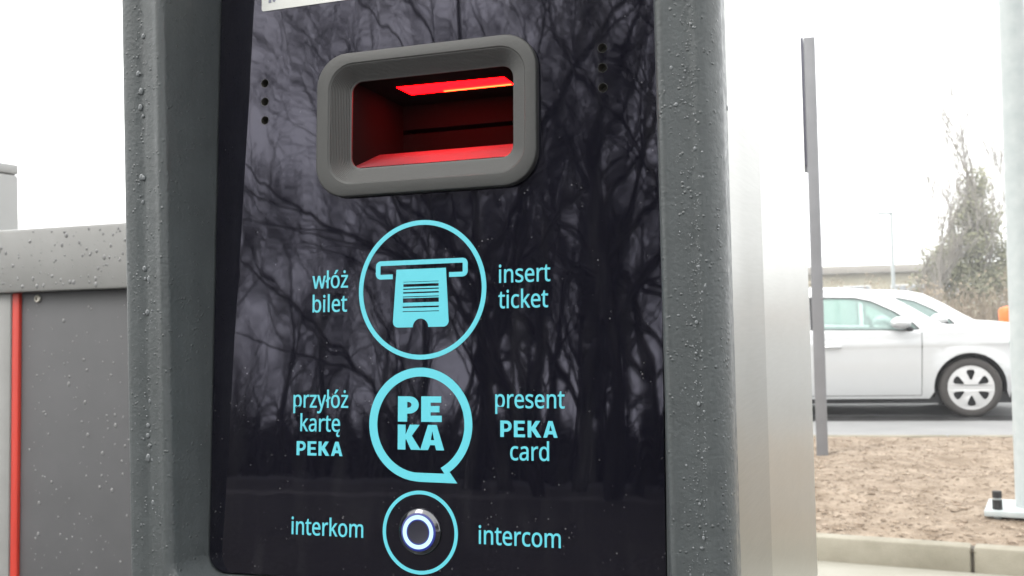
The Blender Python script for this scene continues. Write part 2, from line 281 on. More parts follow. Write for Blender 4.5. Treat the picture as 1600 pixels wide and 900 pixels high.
GLYPHS = {'A':(512,[[437,0,368,177,141,177,73,0,0,0,224,575,289,575,512,0],[282,415,274,438,272,445,270,452,268,458,266,466,263,473,261,480,260,486,258,491,256,496,255,500,247,468,245,461,243,455,241,449,240,443,238,438,230,415,165,241,346,241]]),'E':(446,[[398,0,78,0,78,573,398,573,398,509,150,509,150,330,383,330,383,268,150,268,150,63,398,63]]),'K':(496,[[496,0,411,0,209,273,150,222,150,0,78,0,78,573,150,573,150,290,160,301,169,312,179,323,189,334,199,345,249,399,403,573,488,573,261,323]]),'P':(485,[[229,573,272,571,309,566,342,557,370,544,393,528,411,509,426,487,436,463,442,435,444,404,444,390,442,376,440,363,437,350,433,336,427,324,421,312,413,300,405,289,395,278,383,268,371,259,356,251,341,244,324,238,306,232,285,228,264,225,241,224,216,223,150,223,150,0,78,0,78,573],[223,511,150,511,150,285,208,285,229,285,248,287,266,289,283,292,298,296,312,302,324,308,335,315,344,324,352,334,358,345,363,357,367,370,369,385,370,401,368,422,364,441,357,457,347,472,334,484,319,493,300,501,277,506,252,510]]),'a':(450,[[231,437,261,436,287,432,311,425,331,415,347,403,361,387,371,368,379,346,383,321,385,293,385,0,334,0,320,61,317,61,309,52,302,44,294,36,286,29,279,22,271,16,262,11,253,6,244,2,234,-1,223,-3,212,-5,200,-7,186,-8,172,-8,157,-7,143,-6,129,-3,116,1,103,6,91,12,80,19,71,27,62,37,55,48,48,60,43,73,40,87,38,103,37,119,39,144,45,166,55,186,69,203,87,219,110,231,137,241,168,249,203,254,243,257,316,259,316,285,315,305,312,322,308,337,301,350,293,359,283,367,271,373,258,377,243,379,227,380,214,380,201,379,188,377,175,374,163,370,151,366,139,362,128,357,117,352,106,347,84,400,96,406,108,412,122,417,136,422,151,426,166,430,182,433,198,435,214,437],[252,208,222,206,196,202,173,197,155,190,141,182,130,172,121,161,115,148,111,134,110,119,111,105,113,93,118,82,124,73,132,66,141,60,152,55,163,52,175,50,188,49,210,50,229,54,247,60,264,68,279,79,292,92,302,108,309,127,314,148,315,172,315,210]]),'b':(493,[[139,461,139,450,139,440,138,430,138,420,138,410,137,401,137,393,136,385,135,379,135,373,139,373,147,383,156,393,166,402,177,411,189,419,203,425,218,430,234,434,252,436,272,437,303,435,331,428,357,417,380,401,401,381,418,357,432,328,441,295,447,257,449,215,448,186,446,160,441,135,435,112,427,91,417,73,406,56,394,41,380,28,365,17,348,8,331,1,312,-4,293,-7,272,-8,252,-7,234,-5,218,-1,203,4,189,10,177,18,166,26,156,35,147,45,139,55,133,55,119,0,68,0,68,609,139,609],[260,379,242,378,226,376,212,372,199,367,188,361,178,354,169,345,161,334,155,322,150,308,146,293,143,277,141,258,139,239,139,217,139,214,140,184,143,157,148,132,155,111,165,93,177,77,193,66,212,57,235,52,261,51,283,52,303,57,320,66,335,78,348,93,358,112,366,133,372,158,375,185,376,216,375,247,372,274,366,298,358,320,348,338,335,352,320,364,302,372,282,377]]),'c':(385,[[241,-8,218,-7,197,-4,177,0,157,7,139,15,122,26,107,38,93,52,80,69,69,87,60,108,53,131,48,156,45,183,44,213,45,243,48,271,54,297,61,321,71,342,82,360,95,377,109,392,125,404,142,415,161,423,181,429,201,434,223,437,245,438,258,438,271,437,284,435,296,433,309,431,320,428,331,425,341,422,350,418,358,415,337,356,329,359,320,362,311,364,302,367,292,370,282,372,272,374,262,375,253,376,244,376,227,375,212,373,197,369,184,364,172,358,162,350,152,340,144,329,137,317,131,303,126,288,122,271,119,253,118,234,117,213,118,193,119,175,122,157,126,141,131,126,137,112,144,100,152,89,161,79,172,71,183,65,196,60,209,56,224,54,240,53,254,53,267,54,279,56,291,58,302,60,312,63,323,66,333,70,342,74,351,78,351,15,342,11,333,7,324,4,314,1,304,-2,293,-4,281,-6,268,-7,255,-8]]),'d':(493,[[221,-8,190,-6,162,1,136,12,113,28,92,48,75,72,61,101,52,134,46,172,44,214,46,256,52,294,62,327,75,357,93,381,113,402,137,417,162,429,191,436,221,438,234,438,247,437,259,435,270,432,280,429,290,426,299,422,307,417,316,412,323,407,330,401,337,395,343,388,349,381,354,374,359,374,356,405,356,413,355,420,355,427,355,433,354,438,354,609,425,609,425,0,368,0,358,58,354,58,349,51,343,44,337,37,330,31,323,24,316,19,307,14,299,9,289,5,279,1,269,-2,258,-5,246,-7,234,-8],[232,51,257,52,280,56,299,64,315,74,328,88,338,104,345,124,351,146,354,172,355,200,355,213,354,244,351,271,346,296,338,318,329,336,316,352,300,364,281,372,258,378,231,379,209,377,190,372,173,363,158,350,146,334,135,315,127,293,122,269,118,242,117,213,118,183,122,156,127,133,135,111,146,93,158,78,173,66,190,57,210,52]]),'e':(452,[[234,438,256,437,276,434,295,429,313,422,329,414,344,403,358,391,370,378,381,363,390,346,398,328,404,309,408,288,411,267,411,244,411,201,117,201,119,173,124,148,131,126,141,107,154,90,170,77,187,66,207,58,230,54,254,52,270,52,285,53,300,55,314,57,327,60,340,63,352,67,366,71,379,76,392,82,392,20,379,15,366,10,353,5,340,2,327,-1,314,-4,300,-6,284,-7,268,-8,251,-8,227,-7,204,-4,183,1,162,8,143,17,125,28,109,41,94,55,81,72,70,91,61,112,53,134,48,158,45,184,44,212,45,239,48,265,53,289,59,312,68,333,78,352,90,369,103,385,118,399,134,411,152,420,171,428,191,433,212,437],[233,380,214,379,196,375,180,368,166,359,154,348,143,334,134,318,127,300,122,280,119,257,338,257,337,272,336,285,334,298,330,310,326,322,321,332,316,342,309,350,301,358,292,364,283,370,272,374,260,378,247,379]]),'i':(207,[[139,430,139,0,68,0,68,430],[104,591,111,591,117,589,122,587,128,584,133,580,137,575,141,570,143,563,145,555,145,546,145,538,143,530,141,523,137,517,133,512,128,508,122,505,117,503,111,502,104,501,97,502,91,503,85,505,80,508,75,512,70,517,67,523,64,530,63,538,63,546,63,555,64,563,67,570,70,575,75,580,80,584,85,587,91,589,97,591]]),'k':(428,[[138,291,138,286,138,280,137,273,137,265,137,257,135,221,138,221,152,240,172,264,176,269,180,273,183,278,186,281,189,285,326,430,409,430,235,246,421,0,336,0,187,200,138,158,138,0,68,0,68,609,138,609]]),'l':(207,[[139,0,68,0,68,609,139,609]]),'m':(750,[[540,438,567,436,592,432,614,424,633,414,649,401,662,384,672,363,679,339,683,311,685,280,685,0,615,0,615,277,614,296,612,313,607,328,601,342,594,353,584,362,573,369,560,374,545,377,528,379,504,377,483,373,465,366,450,355,438,342,429,327,421,308,416,287,412,264,411,237,411,0,342,0,342,277,341,290,340,302,338,313,335,324,332,333,328,342,323,350,317,356,310,362,303,367,295,371,286,374,276,377,265,378,253,379,237,378,222,376,208,372,196,367,185,360,176,353,168,343,160,333,154,321,150,308,146,294,143,278,140,261,139,243,139,223,139,0,68,0,68,430,125,430,136,371,140,371,145,380,151,388,158,395,165,402,173,409,181,414,189,419,198,424,207,427,217,431,226,433,236,435,246,437,256,438,266,438,285,437,303,435,320,431,335,427,349,420,362,412,373,403,383,392,391,380,398,366,402,366,411,380,422,392,433,403,446,412,461,420,476,427,491,431,507,435,523,437]]),'n':(496,[[275,438,304,436,331,432,354,424,374,414,391,401,405,384,416,363,424,339,429,311,431,280,431,0,361,0,361,275,360,295,357,313,352,328,346,342,338,353,327,362,315,369,300,374,283,377,265,379,238,377,215,372,195,364,179,353,166,338,156,321,149,301,143,278,140,252,139,223,139,0,68,0,68,430,125,430,136,371,140,371,146,380,152,388,159,395,167,402,175,409,184,414,193,419,202,424,212,427,222,431,232,433,243,435,254,437,264,438]]),'o':(485,[[442,216,441,195,440,175,437,156,433,138,428,121,422,105,415,90,407,76,398,63,388,51,377,40,365,30,352,21,339,13,324,7,309,1,293,-3,277,-6,259,-7,241,-8,225,-7,208,-6,193,-3,177,1,163,7,149,13,135,21,123,30,111,40,100,51,90,63,81,76,73,90,65,105,59,121,54,138,49,156,46,175,45,195,44,216,45,243,48,269,53,293,60,316,68,336,79,355,91,372,105,387,120,400,137,412,156,421,176,428,197,434,220,437,244,438,267,437,288,434,309,428,328,421,347,412,364,400,379,387,393,372,406,355,417,336,426,316,433,293,438,269,441,243],[117,216,118,196,119,177,122,160,126,143,130,128,136,114,143,101,152,89,161,79,172,71,183,63,197,58,211,54,226,51,243,51,260,51,275,54,289,58,303,63,314,71,325,79,334,89,343,101,350,114,356,128,360,143,364,160,367,177,368,196,369,216,368,236,367,254,364,272,360,288,355,303,349,317,342,329,334,341,324,350,314,359,302,366,289,371,275,375,259,378,242,379,217,377,195,372,176,363,160,351,147,335,136,317,128,295,122,271,118,245]]),'p':(493,[[273,438,303,436,331,429,357,418,380,402,401,383,418,358,432,329,441,296,447,258,449,216,448,187,446,161,441,136,435,114,427,93,417,74,407,57,394,41,380,28,365,17,349,8,331,1,313,-4,293,-7,272,-8,259,-8,247,-7,235,-5,224,-2,213,1,203,5,194,9,185,13,177,18,170,24,163,29,156,35,150,42,144,48,139,55,134,55,135,49,135,42,136,36,136,28,137,20,138,12,138,4,138,-3,139,-10,139,-16,139,-192,68,-192,68,430,126,430,136,371,139,371,144,379,150,386,156,392,163,399,170,405,177,411,185,416,194,421,203,425,213,429,223,432,235,435,247,436,259,437],[260,379,243,378,228,376,214,373,201,368,190,362,180,355,171,346,163,336,157,325,152,313,147,299,144,284,141,267,140,249,139,229,139,216,139,195,141,176,143,158,146,141,150,126,155,112,161,99,169,88,178,78,188,70,200,63,213,57,227,54,244,51,261,51,277,51,291,54,304,58,315,64,326,72,336,81,344,92,352,104,358,117,364,131,368,146,372,163,374,180,376,198,376,217,375,245,372,271,366,294,358,316,348,334,335,350,320,363,302,371,282,377]]),'r':(331,[[269,438,274,438,279,438,284,437,289,437,295,437,300,436,305,435,310,435,315,434,319,433,310,368,306,369,302,370,297,371,292,371,287,372,283,373,278,373,273,373,268,374,264,374,254,373,244,372,235,370,226,367,217,363,208,359,199,354,191,348,184,341,176,334,170,326,164,318,158,309,153,299,149,289,145,278,142,266,140,255,139,242,139,229,139,0,68,0,68,430,126,430,134,351,137,351,143,361,149,370,156,379,163,387,170,395,178,402,186,409,195,416,204,421,214,426,224,430,235,434,246,436,257,437]]),'s':(384,[[348,119,347,103,345,88,341,74,335,61,327,49,318,38,308,29,296,20,283,13,268,6,252,1,235,-3,216,-6,197,-7,176,-8,159,-8,142,-7,127,-5,113,-3,99,-1,86,2,74,6,63,10,52,14,42,19,42,83,52,78,64,73,76,69,90,64,104,60,118,56,133,53,148,51,163,49,178,49,198,50,216,52,232,55,245,60,256,66,264,74,271,82,276,91,279,101,280,112,280,119,278,125,277,130,274,136,271,141,267,146,262,151,255,157,248,162,239,167,229,172,218,178,205,183,190,189,174,196,158,202,143,209,128,215,115,221,103,228,91,234,81,242,72,249,64,258,57,266,51,276,47,286,43,298,42,310,41,324,43,345,48,364,57,380,69,395,85,408,104,419,125,427,149,433,174,437,202,438,218,438,233,437,247,435,262,433,275,430,289,427,302,423,315,419,327,414,339,409,315,353,304,357,293,361,282,365,270,369,258,372,246,375,234,377,222,379,210,380,197,380,181,380,166,378,153,375,141,371,131,366,123,360,116,353,112,346,109,337,108,328,109,321,110,315,112,309,115,303,119,298,123,293,129,288,136,283,144,279,154,274,164,269,176,264,189,258,203,252,219,246,235,240,250,234,264,228,277,221,289,215,300,208,310,201,318,193,326,185,333,176,338,166,343,156,346,144,347,132]]),'t':(289,[[212,50,218,50,225,50,231,51,238,52,245,53,251,54,257,55,262,56,267,57,272,59,272,5,267,3,261,1,255,-1,248,-3,240,-4,231,-6,223,-7,215,-7,207,-8,200,-8,186,-8,174,-6,161,-4,149,-1,138,4,127,9,116,16,107,24,99,33,91,44,85,57,80,71,77,87,74,105,74,125,74,375,13,375,13,409,75,437,103,528,144,528,144,430,269,430,269,375,144,375,144,127,145,112,147,99,151,87,156,77,163,69,171,62,180,57,190,53,200,50]]),'w':(630,[[346,243,336,276,334,283,332,289,331,295,329,302,328,308,321,335,320,340,318,345,317,349,317,353,316,357,313,357,308,335,302,307,300,301,299,295,297,288,296,282,294,275,292,269,290,262,288,256,286,249,284,242,207,1,127,1,9,431,82,431,141,201,144,192,146,183,149,173,151,164,153,154,155,145,157,136,159,127,161,118,163,109,165,101,166,93,167,86,168,79,169,73,172,73,178,97,185,128,186,134,188,140,189,147,191,153,193,160,195,166,196,172,198,178,200,183,201,188,277,431,354,431,428,188,440,149,442,141,444,133,447,125,449,117,451,109,452,101,454,94,455,87,456,80,457,74,460,74,461,80,462,86,463,93,465,100,466,108,468,116,470,125,472,134,474,143,477,153,479,163,482,172,484,182,487,192,489,201,549,431,621,431,502,1,419,1]]),'y':(409,[[1,430,76,430,169,185,172,177,175,168,178,160,181,152,184,144,187,136,189,128,192,120,194,112,196,105,199,97,201,90,202,82,204,75,205,68,209,68,211,77,213,86,216,97,220,108,224,121,228,134,232,147,237,160,241,173,245,186,333,430,409,430,224,-59,217,-75,211,-90,204,-104,196,-117,188,-130,180,-141,170,-151,160,-161,150,-169,138,-176,126,-182,113,-187,99,-190,84,-192,67,-192,60,-192,53,-192,46,-192,40,-191,34,-190,28,-190,23,-189,18,-188,13,-187,9,-186,9,-130,30,-133,35,-134,40,-134,45,-134,51,-135,56,-135,66,-134,75,-133,84,-131,92,-129,99,-126,106,-121,113,-117,119,-112,125,-106,130,-99,135,-92,140,-84,144,-76,148,-68,152,-59,174,-2]]),'z':(377,[[346,0,31,0,31,47,262,375,45,375,45,430,340,430,340,377,112,55,346,55]]),'ó':(485,[[442,216,441,195,440,175,437,156,433,138,428,121,422,105,415,90,407,76,398,63,388,51,377,40,365,30,352,21,339,13,324,7,309,1,293,-3,277,-6,259,-7,241,-8,225,-7,208,-6,193,-3,177,1,163,7,149,13,135,21,123,30,111,40,100,51,90,63,81,76,73,90,65,105,59,121,54,138,49,156,46,175,45,195,44,216,45,243,48,269,53,293,60,316,68,336,79,355,91,372,105,387,120,400,137,412,156,421,176,428,197,434,220,437,244,438,267,437,288,434,309,428,328,421,347,412,364,400,379,387,393,372,406,355,417,336,426,316,433,293,438,269,441,243],[117,216,118,196,119,177,122,160,126,143,130,128,136,114,143,101,152,89,161,79,172,71,183,63,197,58,211,54,226,51,243,51,260,51,275,54,289,58,303,63,314,71,325,79,334,89,343,101,350,114,356,128,360,143,364,160,367,177,368,196,369,216,368,236,367,254,364,272,360,288,355,303,349,317,342,329,334,341,324,350,314,359,302,366,289,371,275,375,259,378,242,379,217,377,195,372,176,363,160,351,147,335,136,317,128,295,122,271,118,245],[362,606,359,602,355,597,351,591,346,585,341,579,335,573,329,566,323,559,317,553,311,546,304,539,298,532,291,526,284,519,278,513,271,507,265,501,259,496,253,491,247,486,200,486,200,496,205,502,210,509,216,516,221,524,227,532,232,540,238,549,243,557,249,566,254,575,259,583,264,592,269,599,273,607,277,614,362,614]]),'ę':(452,[[312,-93,312,-100,313,-106,315,-111,318,-116,322,-120,326,-123,330,-126,336,-128,342,-129,348,-129,353,-129,358,-129,363,-128,367,-128,371,-127,387,-124,387,-169,382,-170,378,-172,373,-173,369,-174,364,-174,359,-175,354,-176,349,-176,343,-176,337,-176,321,-176,306,-173,294,-169,283,-164,274,-156,267,-148,261,-138,257,-127,255,-115,254,-101,255,-92,256,-83,258,-74,262,-65,266,-56,271,-48,276,-39,282,-32,288,-24,295,-17,302,-10,308,-4,315,2,322,7,328,12,392,20,380,10,369,1,359,-8,350,-17,342,-25,336,-32,330,-40,325,-47,321,-54,318,-60,316,-67,314,-73,313,-80,312,-86],[234,438,256,437,276,434,295,429,313,422,329,414,344,403,358,391,370,378,381,363,390,346,398,328,404,309,408,288,411,267,411,244,411,201,117,201,119,173,124,148,131,126,141,107,154,90,170,77,187,66,207,58,230,54,254,52,270,52,285,53,300,55,314,57,327,60,340,63,352,67,366,71,379,76,392,82,392,20,379,15,366,10,353,5,340,2,327,-1,314,-4,300,-6,284,-7,268,-8,251,-8,227,-7,204,-4,183,1,162,8,143,17,125,28,109,41,94,55,81,72,70,91,61,112,53,134,48,158,45,184,44,212,45,239,48,265,53,289,59,312,68,333,78,352,90,369,103,385,118,399,134,411,152,420,171,428,191,433,212,437],[233,380,214,379,196,375,180,368,166,359,154,348,143,334,134,318,127,300,122,280,119,257,338,257,337,272,336,285,334,298,330,310,326,322,321,332,316,342,309,350,301,358,292,364,283,370,272,374,260,378,247,379]]),'ł':(207,[[63,0,63,229,22,203,-7,250,63,295,63,609,133,609,133,341,184,376,214,329,133,274,133,0]]),'ż':(377,[[346,0,31,0,31,47,262,375,45,375,45,430,340,430,340,377,112,55,346,55],[189,591,196,591,202,589,207,587,213,584,218,580,222,575,226,570,228,563,230,555,230,546,230,538,228,530,226,523,222,517,218,512,213,508,207,505,202,503,196,502,189,501,182,502,176,503,170,505,165,508,160,512,155,517,152,523,149,530,148,538,148,546,148,555,149,563,152,570,155,575,160,580,165,584,170,587,176,589,182,591]])}

# ------------------------------------------------------------------ the ticket terminal
TH = R(20.128); TILT = R(3.834); ZO = CAM_H + .013545
TLOC = (-.036589, .519824, 0)
LX = Vector((math.cos(TH), -math.sin(TH), 0)); LY = Vector((math.sin(TH), math.cos(TH), 0))
def tw(x, y, z): return Vector(TLOC) + LX * x + LY * y + Vector((0, 0, z))   # terminal axes -> world
def PP(u, v, wv=0.0):
    return Vector((u, v * math.sin(TILT) - wv * math.cos(TILT), ZO + v * math.cos(TILT) + wv * math.sin(TILT)))
def to_panel(bm, w0):
    for v in bm.verts: v.co = PP(v.co.x, v.co.y, w0 + v.co.z)
    return bm
term = empty('ticket_terminal', TLOC, -TH)
tag(term, 'anthracite ticket terminal with a glossy black panel, red-lit slot and cyan symbols', 'ticket terminal')

XC = -.0073
# -- housing front: a rounded recess whose rim runs round the panel
def rim(a, zb, zt, r, y, aL=None, yL=None):
    if aL is not None: return [(x, yL if x < XC - .1 else y, z) for x, z in rrect(XC - aL, XC + a, zb, zt, r)]
    if callable(y): return [(x, y(z), z) for x, z in rrect(XC - a, XC + a, zb, zt, r)]
    return [(x, y, z) for x, z in rrect(XC - a, XC + a, zb, zt, r)]
ZB, ZT = ZO - .1402, ZO + .232
pan_y = lambda z: (z - ZO) * math.tan(TILT) + .004
bm = bmesh.new()
prof = [(.1176, 0, .0100, pan_y), (.1177, 0, .0100, lambda z: (z - ZO) * math.tan(TILT) - .0012),
        (.1205, .003, .013, -.0175), (.1222, .0047, .015, -.0245),
        (.1229, .0054, .0157, -.0276), (.1233, .0063, .0165, -.0288), (.1240, .0072, .0172, -.0299), (.1250, .0082, .0182, -.0306), (.1262, .009, .019, -.0309),
        (.1275, .0104, .0205, -.0307), (.1288, .0118, .022, -.0302), (.1302, .013, .023, -.0298)]
loops = [rim(a, ZB - d, ZT + d, r, y) for a, d, r, y in prof]
out = [(.1332, .02, -.0295), (.1350, .02, -.0291), (.1368, .02, -.0288), (.1386, .02, -.0291), (.1404, .02, -.0296), (.1424, .018, -.0293),
       (.1446, .016, -.0279), (.1465, .014, -.0257), (.1481, .012, -.0226), (.1491, .012, -.0195), (.1492, .012, -.0140), (.1482, .012, -.0128), (.1482, .012, .02)]
left = {5: (.1424, -.0298), 6: (.1455, -.0298), 7: (.1474, -.0296), 8: (.1484, -.0291), 9: (.1488, -.0283), 10: (.1489, -.0262), 11: (.1488, -.020)}
for k, (a, r, y) in enumerate(out):
    if k < 5: loops.append(rim(a, .06 - (a - .1345), ZT + .02 + (a - .12), r, y))
    else: aL, yL = left.get(k, (a, y)); loops.append(rim(a, .06 - (a - .1345), ZT + .02 + (a - .12), .012, y, aL, yL))
loft(bm, loops, flip=True)
for f in bm.faces: pass
obj('front_housing', bm, M_COAT, term, 62)

# -- steel side shell and pedestal behind it
def shell(name, prof_xy, zb, zt, m, closed=True):
    bm = bmesh.new()
    loft(bm, [[(x, y, zb) for x, y in prof_xy], [(x, y, zt) for x, y in prof_xy]], close=closed, cap0=closed, cap1=closed)
    bmesh.ops.recalc_face_normals(bm, faces=bm.faces)
    return obj(name, bm, m, term, 30)
h1 = .1478
shell('steel_side_shell', [(XC + h1 + .0002, -.0126), (XC + h1 + .0022, .088), (XC + h1 + .0008, .0925),
                           (XC - h1 - .0008, .0925), (XC - h1 - .0022, .088), (XC - h1 - .0002, -.0126)], .05, ZT + .035, M_STEEL, False)
h2 = .1492
shell('pedestal_body', [(XC + h2, .0935), (XC + h2 - .0012, .366), (XC + h2 - .005, .370), (XC - h2 + .005, .370), (XC - h2, .366), (XC - h2, .0935)], .02, ZT + .03, M_STEEL_B)
bm = bmesh.new(); box(bm, XC - .19, XC + .19, -.05, .41, 0, .022, .004); obj('base_plate', bm, M_STEEL, term)
bm = bmesh.new(); box(bm, XC - .165, XC + .165, -.055, .39, ZT + .052, ZT + .075, .006); obj('rain_cap', bm, M_COAT, term)

# -- glossy panel
SL = (-.0640, .0526, .0463, .1187)               # slot bezel, outer
IN = (-.0470, .0390, .0612, .1052)               # slot opening
SPK = [(-.0965, .1091), (-.0963, .0994), (-.0961, .0896), (.0834, .1079), (.0834, .0986), (.0835, .0893)]
BT = (-.0072, -.1146)
outl = rrect(XC - .1168, XC + .1168, -.1394, .2300, .0095, 10)
holes = [rrect(SL[0] + .004, SL[1] - .004, SL[2] + .004, SL[3] - .004, .010), circ(*BT, .0095)] + [circ(x, y, .0021, 28) for x, y in SPK]
bm = to_panel(fill2d([outl] + holes, .0015), -.0015)
panel = obj('front_panel', bm, M_PANEL, term, 30)
for x, y in SPK:
    bm = bmesh.new()
    lathe(bm, [(.00225, .00002), (.00222, .0001), (.00212, .0001), (.00200, -.0004), (.00195, -.0060), (.0, -.0060)], 28, lambda v, x=x, y=y: PP(x + v.x, y + v.y, v.z))
    obj('speaker_hole', bm, M_HOLE, panel, 40)

# -- printed symbols and lettering (thin ink on the glass)
INK, INKE = .00016, .00012
def printed(name, polys, label=None):
    o = obj(name, to_panel(fill2d(polys, INKE), INK), M_PRINT, panel, 0)
    if label: o['label'] = label
    return o
c1 = (-.0072, -.0005); r1 = .0335
ticket = []
def arc(cx, cy, r, a0, a1, n=14): return [(cx + r * math.cos(R(a0 + (a1 - a0) * k / n)), cy + r * math.sin(R(a0 + (a1 - a0) * k / n))) for k in range(n + 1)]
bars = []
bc_y0, bc_l = .0033, 9.75e-5
ticket = [(-.0204, .0095), (-.0221, -.0156)] + arc(-.0194, -.0158, .0027, 180, 270, 6) + [(-.0118, -.0185)] + arc(-.0075, -.0185, .0041, 180, 0, 12) + [(-.0030, -.0185)] + arc(.0044, -.0158, .0027, 270, 360, 6) + [(.0056, .0095)]
for yc, t in zip((357, 374, 392, 410, 430, 448, 481, 503), (2.5, 14, 6, 7.5, 4, 22, 8, 4)):
    y = bc_y0 - (yc - 357) * bc_l; hh = t * bc_l / 2; s = .00035 * (yc - 357) / 146
    bars.append([(-.0167 - s, y - hh), (.0019 + s * .5, y - hh), (.0019 + s * .5, y + hh), (-.0167 - s, y + hh)])
ro = .0026
slotsym = arc(-.0289, .0113, ro, 90, 180, 6) + arc(-.0289, .0076, ro, 180, 270, 6) + [(-.0224, .0050), (-.0224, .0073)] + [(-.0289 - .0002, .0073), (-.0290, .0116), (.0143, .0116), (.0143, .0073), (.0073, .0073), (.0073, .0050)] + arc(.0142, .0076, ro, 270, 360, 6) + arc(.0142, .0113, ro, 0, 90, 6)
printed('ticket_symbol', [circ(*c1, r1, 96), circ(*c1, r1 - .0023, 96), slotsym, ticket] + bars)
# card symbol: speech-bubble ring with four letters
def letter(ch, s):
    """heavy capitals in a unit-high box; s = stroke"""
    if ch == 'P':
        o = [(0, 0), (0, 1), (.40, 1)] + arc(.40, .66, .34, 90, -90, 14) + [(s, .32), (s, 0)]
        i = [(s, .78)] + [(s, .55)] + [(.36, .55)] + arc(.37, .665, .115, -90, 90, 8) + [(.36, .78)]
        if s < .25: i = [(s, .82), (s, .50), (.38, .50)] + arc(.38, .66, .16, -90, 90, 8)
        return [o, i], .76
    if ch == 'E':
        e = s * .74
        return [[(0, 0), (0, 1), (.70, 1), (.70, 1 - e), (s, 1 - e), (s, .5 + e / 2), (.64, .5 + e / 2), (.64, .5 - e / 2), (s, .5 - e / 2), (s, e), (.72, e), (.72, 0)]], .76
    if ch == 'K':
        return [[(0, 0), (0, 1), (s, 1), (s, .60), (.52, 1), (.52 + s * 1.25, 1), (s + .27, .56), (.60 + s * 1.15, 0), (.60 - s * .1, 0), (s + .03, .42), (s, .39), (s, 0)]], .60 + s * 1.15
    if ch == 'A':
        return [[(0, 0), (.33, 1), (.33 + s * 1.1, 1), (.68 + s, 0), (.68, 0), (.62, .2), (s + .09, .2), (s, 0)],
                [(.33 + s * .55, .76), (.50 + s * .28, .40), (.20 + s * .75, .40)]], .68 + s
def word(chars, x0, x1, y, hgt, s, gap):
    polys, x = [], 0
    for ch in chars:
        ps, wd = letter(ch, s)
        polys += [[(x + a, b) for a, b in q] for q in ps]; x += wd + gap
    k = (x1 - x0) / (x - gap)
    return [[(x0 + a * k, y + b * hgt) for a, b in q] for q in polys]
co, ci = (-.00755, -.0646), (-.0074, -.0647)
outer = arc(*co, .0268, -55, 265, 90) + [(-.0075, -.0915), (.0117, -.0917)]
inner = arc(*ci, .0227, -62, 262, 80) + [(-.0070, -.0873), (.0052, -.0874)]
printed('card_symbol', [outer, inner] + word('PE', -.0191, .0043, -.0634, .0120, .33, .07) + word('KA', -.0191, .0050, -.0766, .0118, .33, -.02))
printed('button_ring', [circ(-.0073, -.1150, .0194, 90), circ(-.0073, -.1150, .0177, 90)])

BOLDER = .00009
def lettering(lines):
    meshes = []
    for txt, x0, x1, y, sy in lines:
        x = 0; lo, hi = 1e9, -1e9; place = []
        for ch in txt:
            adv, outs = GLYPHS[ch]
            for o in outs:
                pts = [(o[i] + x, o[i + 1]) for i in range(0, len(o), 2)]
                place.append((ch, pts)); lo = min(lo, min(a for a, b in pts)); hi = max(hi, max(a for a, b in pts))
            x += adv
        k = (x1 - x0) / (hi - lo)
        plain = [[(x0 + (a - lo) * k, y + b * sy) for a, b in pts] for ch, pts in place if ch != 'ę']
        meshes.append(fill2d(plain, INKE, BOLDER))
        for ch, pts in place:               # the hook of the e overlaps its bowl: fill it apart
            if ch == 'ę': pass
        eg = [[(x0 + (a - lo) * k, y + b * sy) for a, b in pts] for ch, pts in place if ch == 'ę']
        for g in ego(eg): meshes.append(fill2d(g, INKE, BOLDER))
    bm = bmesh.new()
    for b in meshes:
        me = bpy.data.meshes.new('t'); b.to_mesh(me); b.free(); bm.from_mesh(me); bpy.data.meshes.remove(me)
    o = obj('lettering', to_panel(bm, INK), M_PRINT, panel, 0)
    return o
def ego(outs):
    if not outs: return []
    outs = sorted(outs, key=lambda q: -(max(b for a, b in q)))
    low = min(range(len(outs)), key=lambda i: max(b for a, b in outs[i]))
    return [[q for i, q in enumerate(outs) if i != low], [outs[low]]]
def boldword(bm_list, txt, x0, x1, y, hgt):
    bm_list.append(fill2d(word(txt, x0, x1, y, hgt, .235, .13), INKE))
S = .0087 / 610.0
def merge_into(o, bms):
    bm = bmesh.new(); bm.from_mesh(o.data)
    for b in bms:
        to_panel(b, INK); me = bpy.data.meshes.new('t'); b.to_mesh(me); b.free(); bm.from_mesh(me); bpy.data.meshes.remove(me)
    bm.to_mesh(o.data); bm.free()
o = lettering([('włóż', -.0667, -.0469, .0018, S), ('bilet', -.0664, -.0473, -.0100, S)]); o['label'] = 'cyan words in Polish left of the ticket symbol'
o = lettering([('insert', .0327, .0577, .0014, S), ('ticket', .0324, .0566, -.0105, S)]); o['label'] = 'cyan words in English right of the ticket symbol'
o = lettering([('przyłóż', -.0765, -.0461, -.0570, S), ('kartę', -.0724, -.0504, -.0686, S)]); o['label'] = 'cyan three-line Polish wording left of the card symbol'
L = []; boldword(L, 'PEKA', -.0744, -.0488, -.0804, .0069); merge_into(o, L)
o = lettering([('present', .0308, .0642, -.0566, S), ('card', .0381, .0567, -.0803, S)]); o['label'] = 'cyan three-line English wording right of the card symbol'
L = []; boldword(L, 'PEKA', .0332, .0609, -.0699, .0075); merge_into(o, L)
o = lettering([('interkom', -.0765, -.0372, -.1188, S)]); o['label'] = 'cyan word interkom left of the button'
o = lettering([('intercom', .0226, .0620, -.1188, S)]); o['label'] = 'cyan word intercom right of the button'

